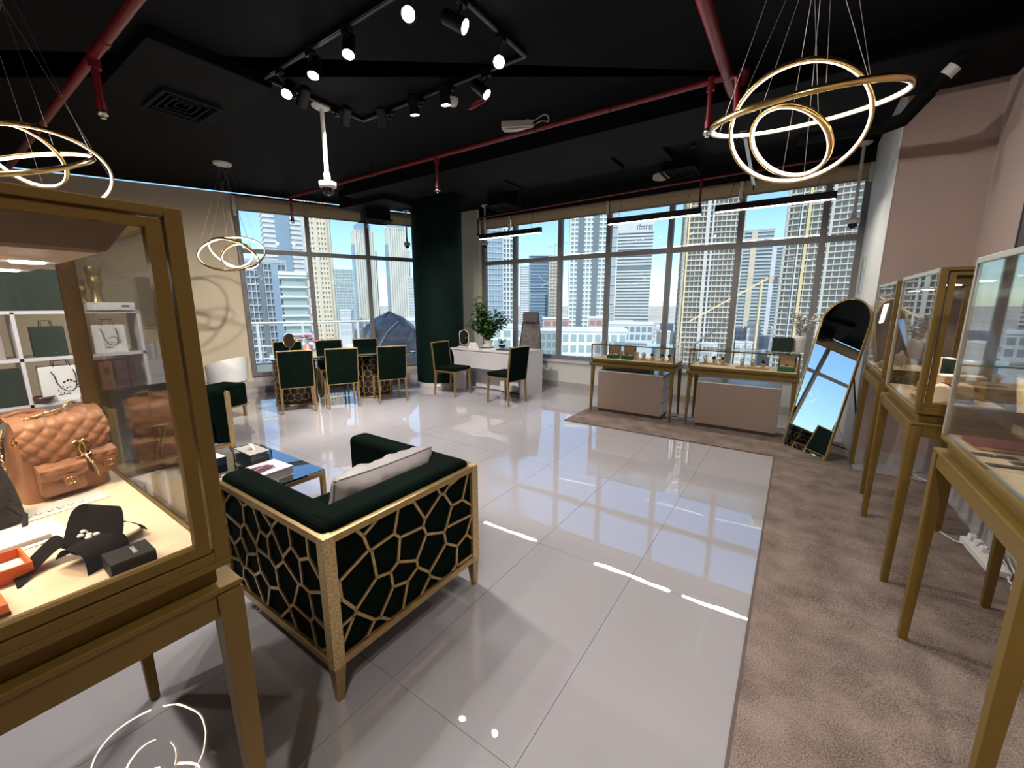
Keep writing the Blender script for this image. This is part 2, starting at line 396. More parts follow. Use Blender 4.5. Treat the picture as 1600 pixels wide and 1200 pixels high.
# ------------------------------------------------------------------ ceiling: beam, boards, ducts
struct(obj('trim_5', MB().box(-6.2, 4.28, 3.25, XR, 5.06, ZC), M_ceil))
def place_board(x0, x1, y0, y1, z, label):
    tag(obj('ceiling_board', MB().box(x0, y0, z, x1, y1, z+.03), M_board, bevel=.004), label, 'ceiling panel', 'dark ceiling boards')
for i, (a, b) in enumerate(((-4.9, -3.9), (-3.84, -2.2), (-2.14, -1.55), (-1.1, .1))):
    place_board(a, b, 5.2, 6.0, 3.385, ['dark ceiling board nearest the green column', 'long dark ceiling board behind the beam, above the office chair', 'short dark ceiling board left of the square air diffuser', 'dark ceiling board right of the square air diffuser'][i])
def diffuser(c, sx, sy, z, zt, label, rz=0):
    t = thing('air_diffuser', label, 'air vent', (c[0], c[1], z), rz, 'square black air diffusers')
    fr = MB()
    for a, b, cc, d in ((-1,-1,1,-.86), (-1,.86,1,1), (-1,-.86,-.86,.86), (.86,-.86,1,.86)):
        fr.box(a*sx/2, b*sy/2, 0, cc*sx/2, d*sy/2, .018)
    obj('frame', fr, M_board, t, bevel=.003)
    for k in (.7, .48, .26):
        v = MB()
        for a, b, cc, d in ((-k,-k,k,-k+.07), (-k,k-.07,k,k), (-k,-k+.07,-k+.07,k-.07), (k-.07,-k+.07,k,k-.07)):
            v.box(a*sx/2, b*sy/2, .004+.02*(1-k), cc*sx/2, d*sy/2, .012+.02*(1-k))
        obj('vane', v, M_board, t)
    if zt > z+.05:
        obj('duct_box', MB().box(-sx*.42, -sy*.42, .03, sx*.42, sy*.42, zt-z), M_duct, t)
    return t
diffuser((-4.95, 1.77), .56, .46, 3.33, ZC, 'square black air diffuser above the glass case with handbags')
diffuser((-1.52, 6.28), .46, .46, 3.29, ZC, 'square black air diffuser above the window display cases')
diffuser((-4.38, 6.12), .46, .46, 3.18, ZC, 'square black air diffuser above the desk')
diffuser((-6.40, 5.02), .50, .50, 2.99, ZC, 'boxed black air diffuser hanging left of the green column', LANG)
dk = thing('ceiling_duct', 'black boxed duct crossing the ceiling to the green column', 'duct')
obj('duct_body', MB().box(-6.75, 4.55, 3.17, -5.55, 5.15, ZC), M_duct, dk, bevel=.006)
dk = thing('ceiling_duct', 'black boxed duct dropping beside the left ceiling vent', 'duct')
obj('duct_body', MB().box(-5.2, 1.25, 3.36, -3.95, 2.1, ZC), M_duct, dk, bevel=.006)
# ------------------------------------------------------------------ sprinkler pipes
def sprinkler(par, x, y, ztop, zbot, r):
    obj('drop_pipe', MB().cyl((x, y, ztop), (x, y, zbot+.05), r*.8, n=12), M_red, par)
    obj('tee_fitting', MB().cyl((x, y, ztop+r*1.2), (x, y, ztop-.07), r*1.25, n=14), M_red, par, bevel=.004)
    obj('coupling', MB().cyl((x, y, zbot+.10), (x, y, zbot+.045), r*1.05, n=14), M_red, par)
    h = obj('sprinkler_head', MB().lathe([(.020, .05), (.030, .048), (.032, .012), (.026, .008)], 16, (x, y, zbot)), M_steel, par)
    h2 = obj('deflector', MB().lathe([(.018, -.012), (.018, -.008)], 12, (x, y, zbot)).cyl((x, y, zbot+.01), (x, y, zbot-.01), .006, n=8), M_steel, h)
t = thing('sprinkler_pipe', 'thin red sprinkler pipe running across the ceiling in front of the beam', 'pipe')
obj('pipe_run', MB().tube([(-7.18, 3.93, 3.27), (-7.15, 3.93, 3.30), (-.62, 3.93, 3.28), (-.57, 3.93, 3.25), (-.56, 3.93, 3.02)], .024, 12), M_red, t)
for x in (-7.17, -3.80, -.76): sprinkler(t, x, 3.93, 3.28, 2.885, .024)
for x in (-6.3, -5.0, -2.4, -1.6):
    obj('hanger_rod', MB().cyl((x, 3.93, 3.30), (x, 3.93, ZC), .005, n=6), M_blackmetal, t)
    obj('hanger_ring', MB().band(.027, .004, -.01, .01, 16, Matrix.Translation((x, 3.93, 3.288)) @ Matrix.Rotation(PI/2, 4, 'Y')), M_blackmetal, t)
t = thing('sprinkler_pipe', 'thick red main pipe running from overhead towards the wide window', 'pipe')
obj('pipe_run', MB().cyl((-.65, -2.5, 3.28), (-.65, 5.25, 3.30), .040, n=20), M_red, t)
obj('steel_run', MB().cyl((-.65, 5.25, 3.295), (-.65, 6.62, 3.10), .022, n=14), M_steel, t)
obj('coupling', MB().cyl((-.65, 5.2, 3.30), (-.65, 5.29, 3.29), .047, n=20), M_red, t)
obj('branch_elbow', MB().tube([(-.65, 4.4, 3.29), (-.60, 4.41, 3.35), (-.54, 4.1, 3.38), (-.55, 3.97, 3.30)], .028, 12), M_red, t)
obj('hook', MB().band(.03, .008, -.006, .006, 20, Matrix.Translation((-.65, 6.64, 3.06)) @ Matrix.Rotation(PI/2, 4, 'Y')), M_blackmetal, t)
t = thing('sprinkler_pipe', 'red sprinkler pipe above the glass case with handbags', 'pipe')
obj('pipe_run', MB().cyl((-.65, 1.05, 3.28), (-8.6, 1.05, 3.28), .032, n=16), M_red, t)
sprinkler(t, -4.37, 1.05, 3.27, 2.885, .030)
for x in (-4.12, -6.4): obj('coupling', MB().cyl((x, 1.05, 3.28), (x+.09, 1.05, 3.28), .037, n=16), M_red, t)
t = thing('sprinkler_pipe', 'narrow red pipe along the top of the wide window', 'pipe')
obj('pipe_run', MB().tube([(-5.34, 6.62, 3.16), (-5.30, 6.62, 3.20), (-1.3, 6.62, 3.26), (.3, 6.62, 3.27)], .016, 10), M_red, t)
for x in (-4.2, -2.6, -.4): obj('hanger_rod', MB().cyl((x, 6.62, 3.22), (x, 6.62, ZC), .004, n=6), M_blackmetal, t)
sprinkler(t, -5.34, 6.62, 3.16, 2.84, .017); sprinkler(t, -1.30, 6.62, 3.25, 2.84, .017)
# black drain pipe at the right
t = thing('drain_pipe', 'thick black pipe with white label bending up at the taupe wall', 'pipe')
pp = [(-.15, 4.6, 2.93), (.40, 4.6, 2.905), (.52, 4.59, 2.93), (.58, 4.58, 3.01), (.64, 4.55, 3.08), (.80, 4.50, 3.26), (.90, 4.42, 3.31), (1.17, 4.25, 3.36)]
obj('pipe_run', MB().tube(pp, .042, 16), M_duct, t)
obj('elbow', MB().tube(pp[1:5], .052, 16), M_duct, t)
a, b = Vector(pp[4]), Vector(pp[5]); d = b-a
obj('label_band', MB().cyl(a+d*.42, a+d*.68, .0435, n=20), M_white, t)
obj('coupling', MB().cyl(a+d*.72, a+d*1.0, .049, n=20), M_duct, t)
t = thing('flexible_duct', 'black insulated duct hanging under the ceiling at the right wall', 'duct')
obj('duct_hose', MB().tube([(.25, 2.9, 3.36), (.45, 3.2, 3.28), (.60, 3.5, 3.28), (.8, 3.7, 3.36)], .075, 16), M_duct, t)
obj('strap', MB().tube([(.33, 3.02, 3.44), (.45, 3.2, 3.20), (.6, 3.3, 3.44)], .006, 6), M_blackmetal, t)

# ------------------------------------------------------------------ track with spotlights
zt = 3.43
def spot_track(label, x0, x1, y0, y1, spots, grp):
    t = thing('lighting_track', label, 'lighting track')
    for p, q in (((x1, y0), (x0, y0)), ((x0, y0), (x0, y1)), ((x0, y1), (x1, y1)), ((x1, y1), (x1, y0))):
        obj('rail', MB().beam((*p, zt), (*q, zt), .036, .032), M_blackmetal, t)
        obj('conductor_slot', MB().beam(Vector((*p, zt-.017)), Vector((*q, zt-.017)), .008, .004), M_alu, t)
    for (x, y), dr, lit, lab, wt in spots:
        d = Vector(dr).normalized()
        cx0, cy0 = min(max(x, x0), x1), min(max(y, y0), y1)
        tx, ty, hor = min([(cx0, y0, 1), (cx0, y1, 1), (x0, cy0, 0), (x1, cy0, 0)], key=lambda c: (c[0]-x)**2 + (c[1]-y)**2)
        s = thing('track_spotlight', lab, 'spotlight', (tx, ty, zt-.016), 0, grp)
        obj('adapter', MB().box(-.045, -.018, -.035, .045, .018, 0) if hor else MB().box(-.018, -.045, -.035, .018, .045, 0), M_blackmetal, s, bevel=.004)
        lens = Vector((x-tx, y-ty, 3.25-zt+.016)); back = lens - d*.15; mid = lens - d*.09
        obj('stem', MB().tube([(0,0,-.03), (0, 0, -.06), mid*.5+Vector((0,0,-.06))*.5, mid], .011, 8), M_blackmetal, s)
        hd = obj('head', MB().cyl(back, lens, .044, .046, n=24).cyl(back - d*.012, back, .036, .044, n=24), M_blackmetal, s)
        obj('lens', MB().cyl(lens - d*.004, lens + d*.001, .039, n=24), M_lens, hd)
        ld = bpy.data.lights.new('spot_lamp', 'SPOT'); lo = bpy.data.objects.new('spot_lamp', ld); COL.objects.link(lo)
        lo.parent = s; lo.location = lens + d*.012; lo.rotation_euler = (-d).to_track_quat('Z', 'Y').to_euler()
        ld.energy = wt; ld.spot_size = R(95); ld.spot_blend = .7; ld.shadow_soft_size = .035; ld.color = (1, .945, .90)
SPOTS = [  # lens point, aim direction, lit, label detail, watts
 ((-2.13, 2.00), (.70, -.75, -.55), 1, 'glaring spotlight at the top edge of the picture', 110),
 ((-1.92, 2.28), (.75, .30, -.45), 1, 'spotlight turned sideways at the corner of the track', 170),
 ((-1.97, 2.71), (.62, -.80, -.60), 1, 'glaring spotlight on the right side of the track', 110),
 ((-2.79, 2.04), (.25, -.30, -1), 1, 'lit spotlight in the middle of the near track rail', 110),
 ((-3.25, 2.05), (.20, -.32, -1), 1, 'lit spotlight second from the left corner of the track', 140),
 ((-3.70, 2.08), (.45, -.55, -.9), 1, 'lit spotlight at the left corner of the track', 140),
 ((-3.80, 2.26), (-.8, .1, -.75), 1, 'black spotlight turned away beside the white camera pole', 260),
 ((-3.82, 2.70), (-.75, .25, -.8), 1, 'black spotlight turned away at the far end of the track', 420),
 ((-3.55, 2.95), (-.35, .55, -1), 1, 'black spotlight leaning away on the far track rail', 300),
 ((-3.11, 2.95), (-.06, .22, -1), 1, 'lit black spotlight hanging straight down on the far track rail', 170),
 ((-2.74, 2.97), (-.03, .18, -1), 1, 'lit black spotlight beside the smoke detector', 170),
 ((-2.33, 3.03), (.65, .18, -.6), 1, 'small lit spotlight beside the coiled red cable', 170)]
spot_track('black rectangular lighting track on the ceiling', -3.96, -1.95, 2.04, 3.03, SPOTS, 'spotlights on the ceiling track')
# the same track again over the near half of the shop, behind the viewpoint
BACK = [((-2.2, -.55), (.15, .35, -1), 1, 'spotlight on the near track above the handbag case', 110), ((-3.3, -.55), (-.3, .5, -1), 1, 'spotlight on the near track towards the cube shelf', 190),
        ((-1.1, -.50), (.1, .45, -1), 1, 'spotlight on the near track towards the foreground floor', 80), ((.0, -.55), (.1, .7, -1), 1, 'spotlight on the near track towards the carpet runner', 120),
        ((.45, -.95), (.25, .8, -1), 1, 'spotlight on the near track towards the right cases', 170), ((-3.7, -1.0), (-.8, .5, -1), 1, 'spotlight on the near track towards the cream wall', 420)]
spot_track('black rectangular lighting track overhead behind the viewpoint', -3.7, .5, -1.5, -.5, BACK, 'spotlights on the near track')

# ------------------------------------------------------------------ ring pendants
def ring_pendant(label, canopy, rings, wires=3):
    t = thing('ring_pendant', label, 'pendant lamp', (canopy[0], canopy[1], 0), 0, 'gold ring pendant lamps')
    org = Vector((canopy[0], canopy[1], 0))
    cz = canopy[2]
    obj('canopy', MB().lathe([(.10, cz-.03), (.11, cz-.025), (.11, cz)], 32), M_white, t)
    for Rr, c, (th, ph), flip in rings:
        n = Vector((math.sin(th)*math.cos(ph), math.sin(th)*math.sin(ph), math.cos(th)))
        if n.z < 0: n = -n
        M = Matrix.Translation(Vector(c)-org) @ n.to_track_quat('Z', 'Y').to_matrix().to_4x4()
        rg = obj('ring', MB().band(Rr, .010, -.014, .014, 96, M), M_goldl, t)
        obj('led_strip', MB().band(Rr-.0085, .007, -.011, .005, 96, M), M_led, rg)
        for k in range(wires):
            a = 2*PI*k/wires + .5 + Rr
            p = M @ Vector((Rr*math.cos(a), Rr*math.sin(a), .014))
            obj('cable', MB().cyl(p, (.07*math.cos(a), .07*math.sin(a), cz-.02), .0013, n=5), M_wire, rg)
    return t
ring_pendant('large gold ring pendant lamp of three lit hoops above the beige rug', (-.09, 2.62, ZC),
    [(.40, (-.086, 2.643, 2.456), (-.174, 1.411), 0), (.30, (-.106, 2.688, 2.405), (.751, 1.411), 0), (.20, (-.125, 2.677, 2.335), (.757, .817), 0)])
ring_pendant('gold ring pendant lamp cut by the left picture edge above the handbag case', (-4.20, .60, ZC),
    [(.30, (-3.969, .578, 2.377), (-.491, 2.218), 0), (.40, (-4.281, .618, 2.384), (.533, 3.234), 0), (.20, (-4.267, .605, 2.478), (.875, 2.364), 0)])
fd = Vector((73, 18, 0))
ring_pendant('small distant gold ring pendant lamp in front of the cream wall', (-6.75, 2.79, ZC),
    [(.40, (-6.501, 2.675, 2.231), (.687, -.665), 0), (.20, (-6.377, 2.688, 2.186), (-.821, 6.343), 0), (.30, (-6.45, 2.68, 2.21), (.62, 2.1), 0)])
# ------------------------------------------------------------------ black bar lamps along the window
for (x0, x1, lab) in ((-4.60, -3.39, 'black bar lamp hanging above the office chair'), (-2.31, -1.10, 'black bar lamp hanging above the left window display case'), (-.95, .22, 'black bar lamp hanging above the right window display case')):
    t = thing('bar_lamp', lab, 'pendant lamp', ((x0+x1)/2, 5.75, 2.63), 0, 'black bar pendant lamps'); L = (x1-x0)/2
    obj('housing', MB().box(-L, -.03, .0, L, .03, .075), M_blackmetal, t, bevel=.003)
    obj('diffuser', MB().box(-L+.012, -.026, -.004, L-.012, .026, .0), M_ledw, t)
    for x in (-L*.72, L*.72):
        obj('cable', MB().tube([(x, 0, .075), (x-.02, 0, .15), (x+.015, 0, .25), (x+.01, 0, ZC-2.63)], .003, 6), M_blackmetal, t)
        obj('ceiling_cup', MB().lathe([(.02, ZC-2.63-.03), (.025, ZC-2.63)], 12, (x+.01, 0, 0)), M_blackmetal, t)
    for k in range(3):
        ld = bpy.data.lights.new('bar_light', 'AREA'); lo = bpy.data.objects.new('bar_light', ld); COL.objects.link(lo)
        ld.shape = 'RECTANGLE'; ld.size = L*.6; ld.size_y = .04; ld.energy = 4; ld.color = (1, .92, .82)
        lo.parent = t; lo.location = ((k-1)*L*.64, 0, -.012)
# ------------------------------------------------------------------ dome cameras on poles
def dome_camera(x, y, z, ztop, label, s=1.0):
    t = thing('dome_camera', label, 'security camera', (x, y, z), 0, 'dome cameras on ceiling poles')
    h = ztop - z
    obj('mount_plate', MB().lathe([(.045*s, h-.03), (.075*s, h-.008), (.075*s, h)], 24), M_white, t)
    obj('pole', MB().cyl((0,0,.07), (0,0,h-.01), .016*s, n=14), M_white, t)
    obj('collar', MB().lathe([(.026*s, .06), (.024*s, .14), (.016*s, .16)], 16), M_white, t)
    obj('housing', MB().lathe([(.045*s, .0), (.066*s, .015), (.066*s, .06), (.03*s, .075)], 28), M_white, t)
    obj('dome', MB().lathe([(.012*s, -.052*s), (.030*s, -.042*s), (.043*s, -.02*s), (.046*s, .0)], 24), P('black_dome', (.01,.01,.012), .08), t)
dome_camera(-4.08, 2.635, 2.69, ZC, 'white dome camera on a long pole under the lighting track', 1.25)
dome_camera(-6.90, 6.18, 2.75, ZC, 'white dome camera on a pole in front of the left window')
dome_camera(-5.28, 6.76, 2.70, ZC, 'white dome camera on a pole above the desk plant')
dome_camera(.46, 6.86, 2.52, ZC, 'grey dome camera on a pole above the arched mirror', 1.1)
# ------------------------------------------------------------------ small ceiling things
t = thing('smoke_detector', 'round white smoke detector on the black ceiling', 'smoke detector', (-2.92, 3.26, ZC))
obj('base', MB().lathe([(.055, -.03), (.058, 0)], 24), M_white, t); obj('sensor_cap', MB().lathe([(.025, -.06), (.045, -.052), (.048, -.03)], 24), M_white, t)
t = thing('emergency_light', 'white emergency light box on the ceiling with dangling cable', 'ceiling lamp', (-2.68, 4.02, ZC), .5)
obj('housing', MB().box(-.17, -.05, -.07, .17, .05, 0), M_white, t, bevel=.01); obj('lens_cover', MB().box(-.15, -.04, -.085, .15, .04, -.07), M_paper, t, bevel=.006)
t = thing('cable_loop', 'loose black and white cable loop beside the emergency light', 'cable', (-2.45, 4.05, ZC))
obj('loop', MB().tube([(.13*math.cos(a), .07*math.sin(a), -.03-.02*math.sin(3*a)) for a in [2*PI*k/24 for k in range(24)]], .007, 6, True), M_cable, t)
t = thing('coiled_cable', 'coiled red cable hanging on the ceiling beside the track', 'cable', (-2.58, 3.22, 3.34))
for r0, o in ((.085, 0), (.095, .5), (.078, 1.1)):
    obj('coil', MB().tube([(r0*math.cos(a), r0*.8*math.sin(a)+.008*math.sin(2*a+o), .012*math.sin(a+o)-.03+.05*math.sin(a)) for a in [2*PI*k/28 for k in range(28)]], .004, 6, True), P('red_cable', (.5,.05,.06), .5), t)
obj('tail', MB().tube([(0, .07, 0), (.03, .05, .05), (.02, .03, .11)], .004, 6), M_black, t)
for x, y, lab in ((-1.9, 6.75, 'round pale ceiling speaker above the wide window'),):
    t = thing('ceiling_disc', lab, 'ceiling fitting', (x, y, ZC)); obj('disc', MB().lathe([(.09, -.05), (.12, -.045), (.12, 0)], 28), M_white, t); obj('rim', MB().band(.115, .012, -.055, -.045, 28), M_felt, t)
# ------------------------------------------------------------------ rugs
def carpet_mat():
    m = P('taupe_carpet', (.235, .170, .145), .95, vary=.0)
    t = m.node_tree; b = t.nodes['Principled BSDF']; tc = [n for n in t.nodes if n.type == 'TEX_COORD'][0]
    n1 = t.nodes.new('ShaderNodeTexNoise'); n1.inputs['Scale'].default_value = 170; n1.inputs['Detail'].default_value = 2
    n2 = t.nodes.new('ShaderNodeTexNoise'); n2.inputs['Scale'].default_value = 5; n2.inputs['Detail'].default_value = 5
    mx = t.nodes.new('ShaderNodeMath'); mx.operation = 'MULTIPLY_ADD'; mx.inputs[1].default_value = .65
    rp = t.nodes.new('ShaderNodeValToRGB'); rp.color_ramp.elements[0].position = .38; rp.color_ramp.elements[1].position = .74
    rp.color_ramp.elements[0].color = (.085, .060, .048, 1); rp.color_ramp.elements[1].color = (.34, .265, .225, 1)
    t.links.new(tc.outputs['Object'], n1.inputs['Vector']); t.links.new(tc.outputs['Object'], n2.inputs['Vector'])
    sc = t.nodes.new('ShaderNodeMath'); sc.operation = 'MULTIPLY'; sc.inputs[1].default_value = .45
    t.links.new(n2.outputs['Fac'], sc.inputs[0])
    t.links.new(n1.outputs['Fac'], mx.inputs[0]); t.links.new(sc.outputs[0], mx.inputs[2]); t.links.new(mx.outputs[0], rp.inputs[0])
    t.links.new(rp.outputs[0], b.inputs['Base Color'])
    bp = t.nodes.new('ShaderNodeBump'); bp.inputs['Strength'].default_value = .8; bp.inputs['Distance'].default_value = .006
    t.links.new(n1.outputs['Fac'], bp.inputs['Height']); t.links.new(bp.outputs['Normal'], b.inputs['Normal'])
    b.inputs['Specular IOR Level'].default_value = .15
    return m
M_carpet = carpet_mat(); M_seam = P('rug_edge', (.10, .075, .065), .9)
RIDGES = [(y_, a_*1.5, x_) for y_, a_, x_ in [(1.62, .007, .35), (1.95, .008, .3), (2.32, .009, .12), (2.62, .007, .2), (2.95, .011, .0), (3.22, .008, .25), (3.50, .010, .1), (3.78, .007, .35), (4.05, .008, .1), (4.32, .006, .3), (1.2, .006, .2), (.8, .007, .1)]]
def rugz(x, y):
    z = .012
    for y0, a, x0 in RIDGES:
        yy = y - y0 + .16*(x-.5) + .03*math.sin(7*x+y0*9)
        z += a*math.exp(-(yy/.030)**2)*min(1, max(0, (x-x0)/.35))
        z += .35*a*math.exp(-((yy-.09)/.04)**2)*min(1, max(0, (x-x0+.1)/.4))
    return z
t = thing('carpet_runner', 'rippled taupe carpet runner under the tall glass cases', 'rug', (0,0,0))
X0, X1, Y0, Y1 = -.035, 1.13, -2.2, 4.79
obj('pile', MB().grid(lambda u, v: (X0+(X1-X0)*u, Y0+(Y1-Y0)*v, rugz(X0+(X1-X0)*u, Y0+(Y1-Y0)*v)), 48, 420), M_carpet, t)
obj('bound_edge', MB().box(X0-.004, Y0, .0, X0+.008, Y1, .0135).box(X0, Y1-.008, 0, X1, Y1+.003, .0135), M_seam, t)
t = thing('carpet_mat', 'flat taupe carpet mat under the window display cases', 'rug', (0,0,0))
obj('pile', MB().box(-2.42, 4.797, .001, .58, 5.70, .0125), M_carpet, t, bevel=.003)
obj('bound_edge', MB().box(-2.426, 4.793, .0, -2.416, 5.70, .0115).box(-2.426, 4.791, 0, -.04, 4.80, .0115), M_seam, t)

# ------------------------------------------------------------------ tall glass display cases (door on local -y)
def tall_case(label, loc, rz, lx, ly, zs=.90, z0=.97, z1=1.70, deep=False, thin=None):
    t = thing('display_case', label, 'display case', (*loc, 0), rz, 'tall glass display cases on bronze stands')
    a, b = lx/2, ly/2
    for sx in (-1, 1):
        for sy in (-1, 1):
            obj('leg', MB().taper((sx*(a-.018), sy*(b-.018), .003), .015, .015, (sx*(a-.025), sy*(b-.025), zs-.005), .025, .025), M_bronze, t, bevel=.002)
    r = .06
    for sy in (-1, 1): obj('stand_rail', MB().box(-a+.05, sy*(b-.0275)-.0225, zs-r, a-.05, sy*(b-.0275)+.0225, zs-.002), M_bronze, t, bevel=.003)
    for sx in (-1, 1): obj('stand_rail', MB().box(sx*(a-.0275)-.0225, -b+.05, zs-r, sx*(a-.0275)+.0225, b-.05, zs-.002), M_bronze, t, bevel=.003)
    obj('stand_top', MB().box(-a, -b, zs-.002, a, b, zs+.012), M_bronze, t, bevel=.003)
    i = .035
    obj('plinth', MB().box(-a+i, -b+i, zs+.012, a-i, b-i, z0-.018), M_bronze, t, bevel=.003)
    obj('base_frame', MB().box(-a+.012, -b+.012, z0-.018, a-.012, b-.012, z0-.002), M_bronze, t, bevel=.002)
    obj('floor_panel', MB().box(-a+.03, -b+.03, z0-.002, a-.03, b-.03, z0+.006), M_felt, t)
    A, B = a-.012, b-.012
    # framed door side
    dp = .028
    for sx in (-1, 1): obj('corner_post', MB().box(min(sx*A, sx*(A-dp)), -B, z0-.002, max(sx*A, sx*(A-dp)), -B+.03, z1), M_bronze, t, bevel=.002)
    obj('door_head', MB().box(-A+dp, -B, z1-dp*.62, A-dp, -B+.03, z1), M_bronze, t, bevel=.002)
    obj('door_sill', MB().box(-A+dp, -B, z0-.002, A-dp, -B+.03, z0+.02), M_bronze, t, bevel=.002)
    g = .006; dz = dp*.62
    dr = obj('door', MB().box(-A+dp+g, -B+.002, z0+.024, -A+dp+g+dp*.85, -B+.026, z1-dz-g).box(A-dp-g-dp*.85, -B+.002, z0+.024, A-dp-g, -B+.026, z1-dz-g)
        .box(-A+dp+g+dp*.85, -B+.002, z1-dz*1.85-g, A-dp-g-dp*.85, -B+.026, z1-dz-g).box(-A+dp+g+dp*.85, -B+.002, z0+.024, A-dp-g-dp*.85, -B+.026, z0+.024+(.018 if not deep else .022)), M_bronze, t)
    obj('pane', MB().box(-A+dp*1.85, -B+.012, z0+.04, A-dp*1.85, -B+.017, z1-dz*1.85), M_glass, dr)
    # slim metal at the back corners, light strips over the glass
    tm_ = thin or M_bronze; bp_ = .04 if deep else .016
    for sx in (-1, 1): obj('back_post', MB().box(min(sx*A, sx*(A-bp_)), B-bp_, z0, max(sx*A, sx*(A-bp_)), B, z1), tm_, t, bevel=.002)
    for sx in (-1, 1): obj('top_rail', MB().box(min(sx*A, sx*(A-.018)), -B+.03, z1-.022, max(sx*A, sx*(A-.018)), B-.016, z1), tm_, t, bevel=.002)
    obj('top_rail', MB().box(-A+.016, B-.018, z1-.022, A-.016, B, z1), tm_, t, bevel=.002)
    for sx in (-1, 1): obj('pane', MB().box(sx*(A-.006)-.0025, -B+.032, z0+.006, sx*(A-.006)+.0025, B-.018, z1-.022), M_glass, t)
    obj('pane', MB().box(-A+.018, B-.009, z0+.006, A-.018, B-.004, z1-.022), M_glass, t)
    # lamp hood under the roof
    if deep:
        hd = obj('lamp_hood', MB().taper((0, .0, z1-.082), A-.10, B-.07, (0, .0, z1-.012), A-.055, B-.04), M_bronze, t, bevel=.002)
        obj('hood_panel', MB().box(-A+.11, -B+.08, z1-.086, A-.11, B-.08, z1-.082), P('hood_underside', (.42, .34, .28), .5), hd)
        n_ = 5
        for k in range(n_):
            for sy in (-.17, .17):
                x = -A+.17 + k*(2*A-.34)/(n_-1)
                ds = obj('downlight', MB().lathe([(.042, z1-.092), (.048, z1-.086)], 28, (x, sy+.02, 0)), M_white, hd)
                obj('bulb', MB().lathe([(.024, z1-.095), (.026, z1-.0915)], 24, (x, sy+.02, 0)), M_lens, hd)
            ld = bpy.data.lights.new('case_light', 'SPOT'); lo = bpy.data.objects.new('case_light', ld); COL.objects.link(lo)
            ld.energy = 11.0; ld.spot_size = R(130); ld.spot_blend = .8; ld.shadow_soft_size = .04; ld.color = (1, .80, .58)
            lo.parent = t; lo.location = (x, .02, z1-.105)
    else:
        hd = obj('lamp_hood', MB().box(-A+.03, -B+.04, z1-.06, A-.03, B-.03, z1-.006), M_bronze, t)
        for k in range(2):
            obj('bulb', MB().lathe([(.03, z1-.064), (.032, z1-.06)], 20, (0, -B+.2+k*(2*B-.4), 0)), M_lens, hd)
        ld = bpy.data.lights.new('case_light', 'SPOT'); lo = bpy.data.objects.new('case_light', ld); COL.objects.link(lo)
        ld.energy = 16; ld.spot_size = R(140); ld.spot_blend = .8; ld.shadow_soft_size = .03; ld.color = (1, .82, .6); lo.parent = t; lo.location = (0, 0, z1-.075)
    return t
caseL = tall_case('bronze framed glass case holding a tan quilted backpack, at left', (-1.462, -.295), PI/2, 1.27, .97, deep=True)
caseR1 = tall_case('glass case with wine red folder and dark cards, nearest at right', (.75, 1.93), 0, .42, .90, zs=.92, z0=.995, thin=M_bronzel)
caseR2 = tall_case('glass case with bracelet stands, middle of three at the right wall', (.75, 3.285), 0, .42, .905, zs=.92, z0=.995, thin=M_bronzel)
caseR3 = tall_case('glass case beside the arched mirror, farthest of three at right', (.80, 4.60), 0, .44, .86, zs=.92, z0=.995, thin=M_bronzel)
obj('lock_plate', MB().box(-.12, -.452, .945, .12, -.448, .952), M_steel, caseL)

# ------------------------------------------------------------------ armchairs with gold lattice
def lattice(w_, h_, nx, ny, seed, wid=.0125, th=.007):
    rnd = random.Random(seed); pts = []
    for i in range(-2, nx+2):
        for j in range(-2, ny+2):
            pts.append(Vector(((i+.5+rnd.uniform(-.36, .36)+(.5 if j % 2 else 0))*w_/nx, (j+.5+rnd.uniform(-.36, .36))*h_/ny)))
    vc, ed, fc, *_ = delaunay_2d_cdt(pts, [], [], 0, 1e-6)
    cen = []; emap = {}
    for k, f in enumerate(fc):
        a, b, c = [vc[i] for i in f]
        d = 2*(a.x*(b.y-c.y)+b.x*(c.y-a.y)+c.x*(a.y-b.y))
        if abs(d) < 1e-9: cen.append((a+b+c)/3)
        else:
            q = [p.x*p.x+p.y*p.y for p in (a, b, c)]
            cen.append(Vector(((q[0]*(b.y-c.y)+q[1]*(c.y-a.y)+q[2]*(a.y-b.y))/d, (q[0]*(c.x-b.x)+q[1]*(a.x-c.x)+q[2]*(b.x-a.x))/d)))
        for i in range(3): emap.setdefault(tuple(sorted((f[i], f[(i+1) % 3]))), []).append(k)
    mb = MB()
    for e, ks in emap.items():
        if len(ks) != 2: continue
        p, q = cen[ks[0]].copy(), cen[ks[1]].copy(); t0, t1 = 0., 1.; d = q-p; ok = d.length > .004
        for lo, hi, pp, dd in ((0, w_, p.x, d.x), (0, h_, p.y, d.y)):
            if abs(dd) < 1e-9:
                if not lo <= pp <= hi: ok = False
                continue
            a, b = (lo-pp)/dd, (hi-pp)/dd
            t0, t1 = max(t0, min(a, b)), min(t1, max(a, b))
        if ok and t1-t0 > .02:
            a, b = p+d*t0, p+d*t1
            mb.beam((a.x, 0, a.y), (b.x, 0, b.y), wid, th, up=(0, 1, 0))
    for p, q in (((0, 0), (w_, 0)), ((w_, 0), (w_, h_)), ((w_, h_), (0, h_)), ((0, h_), (0, 0))): mb.beam((p[0], 0, p[1]), (q[0], 0, q[1]), .008, th, up=(0, 1, 0))
    return mb
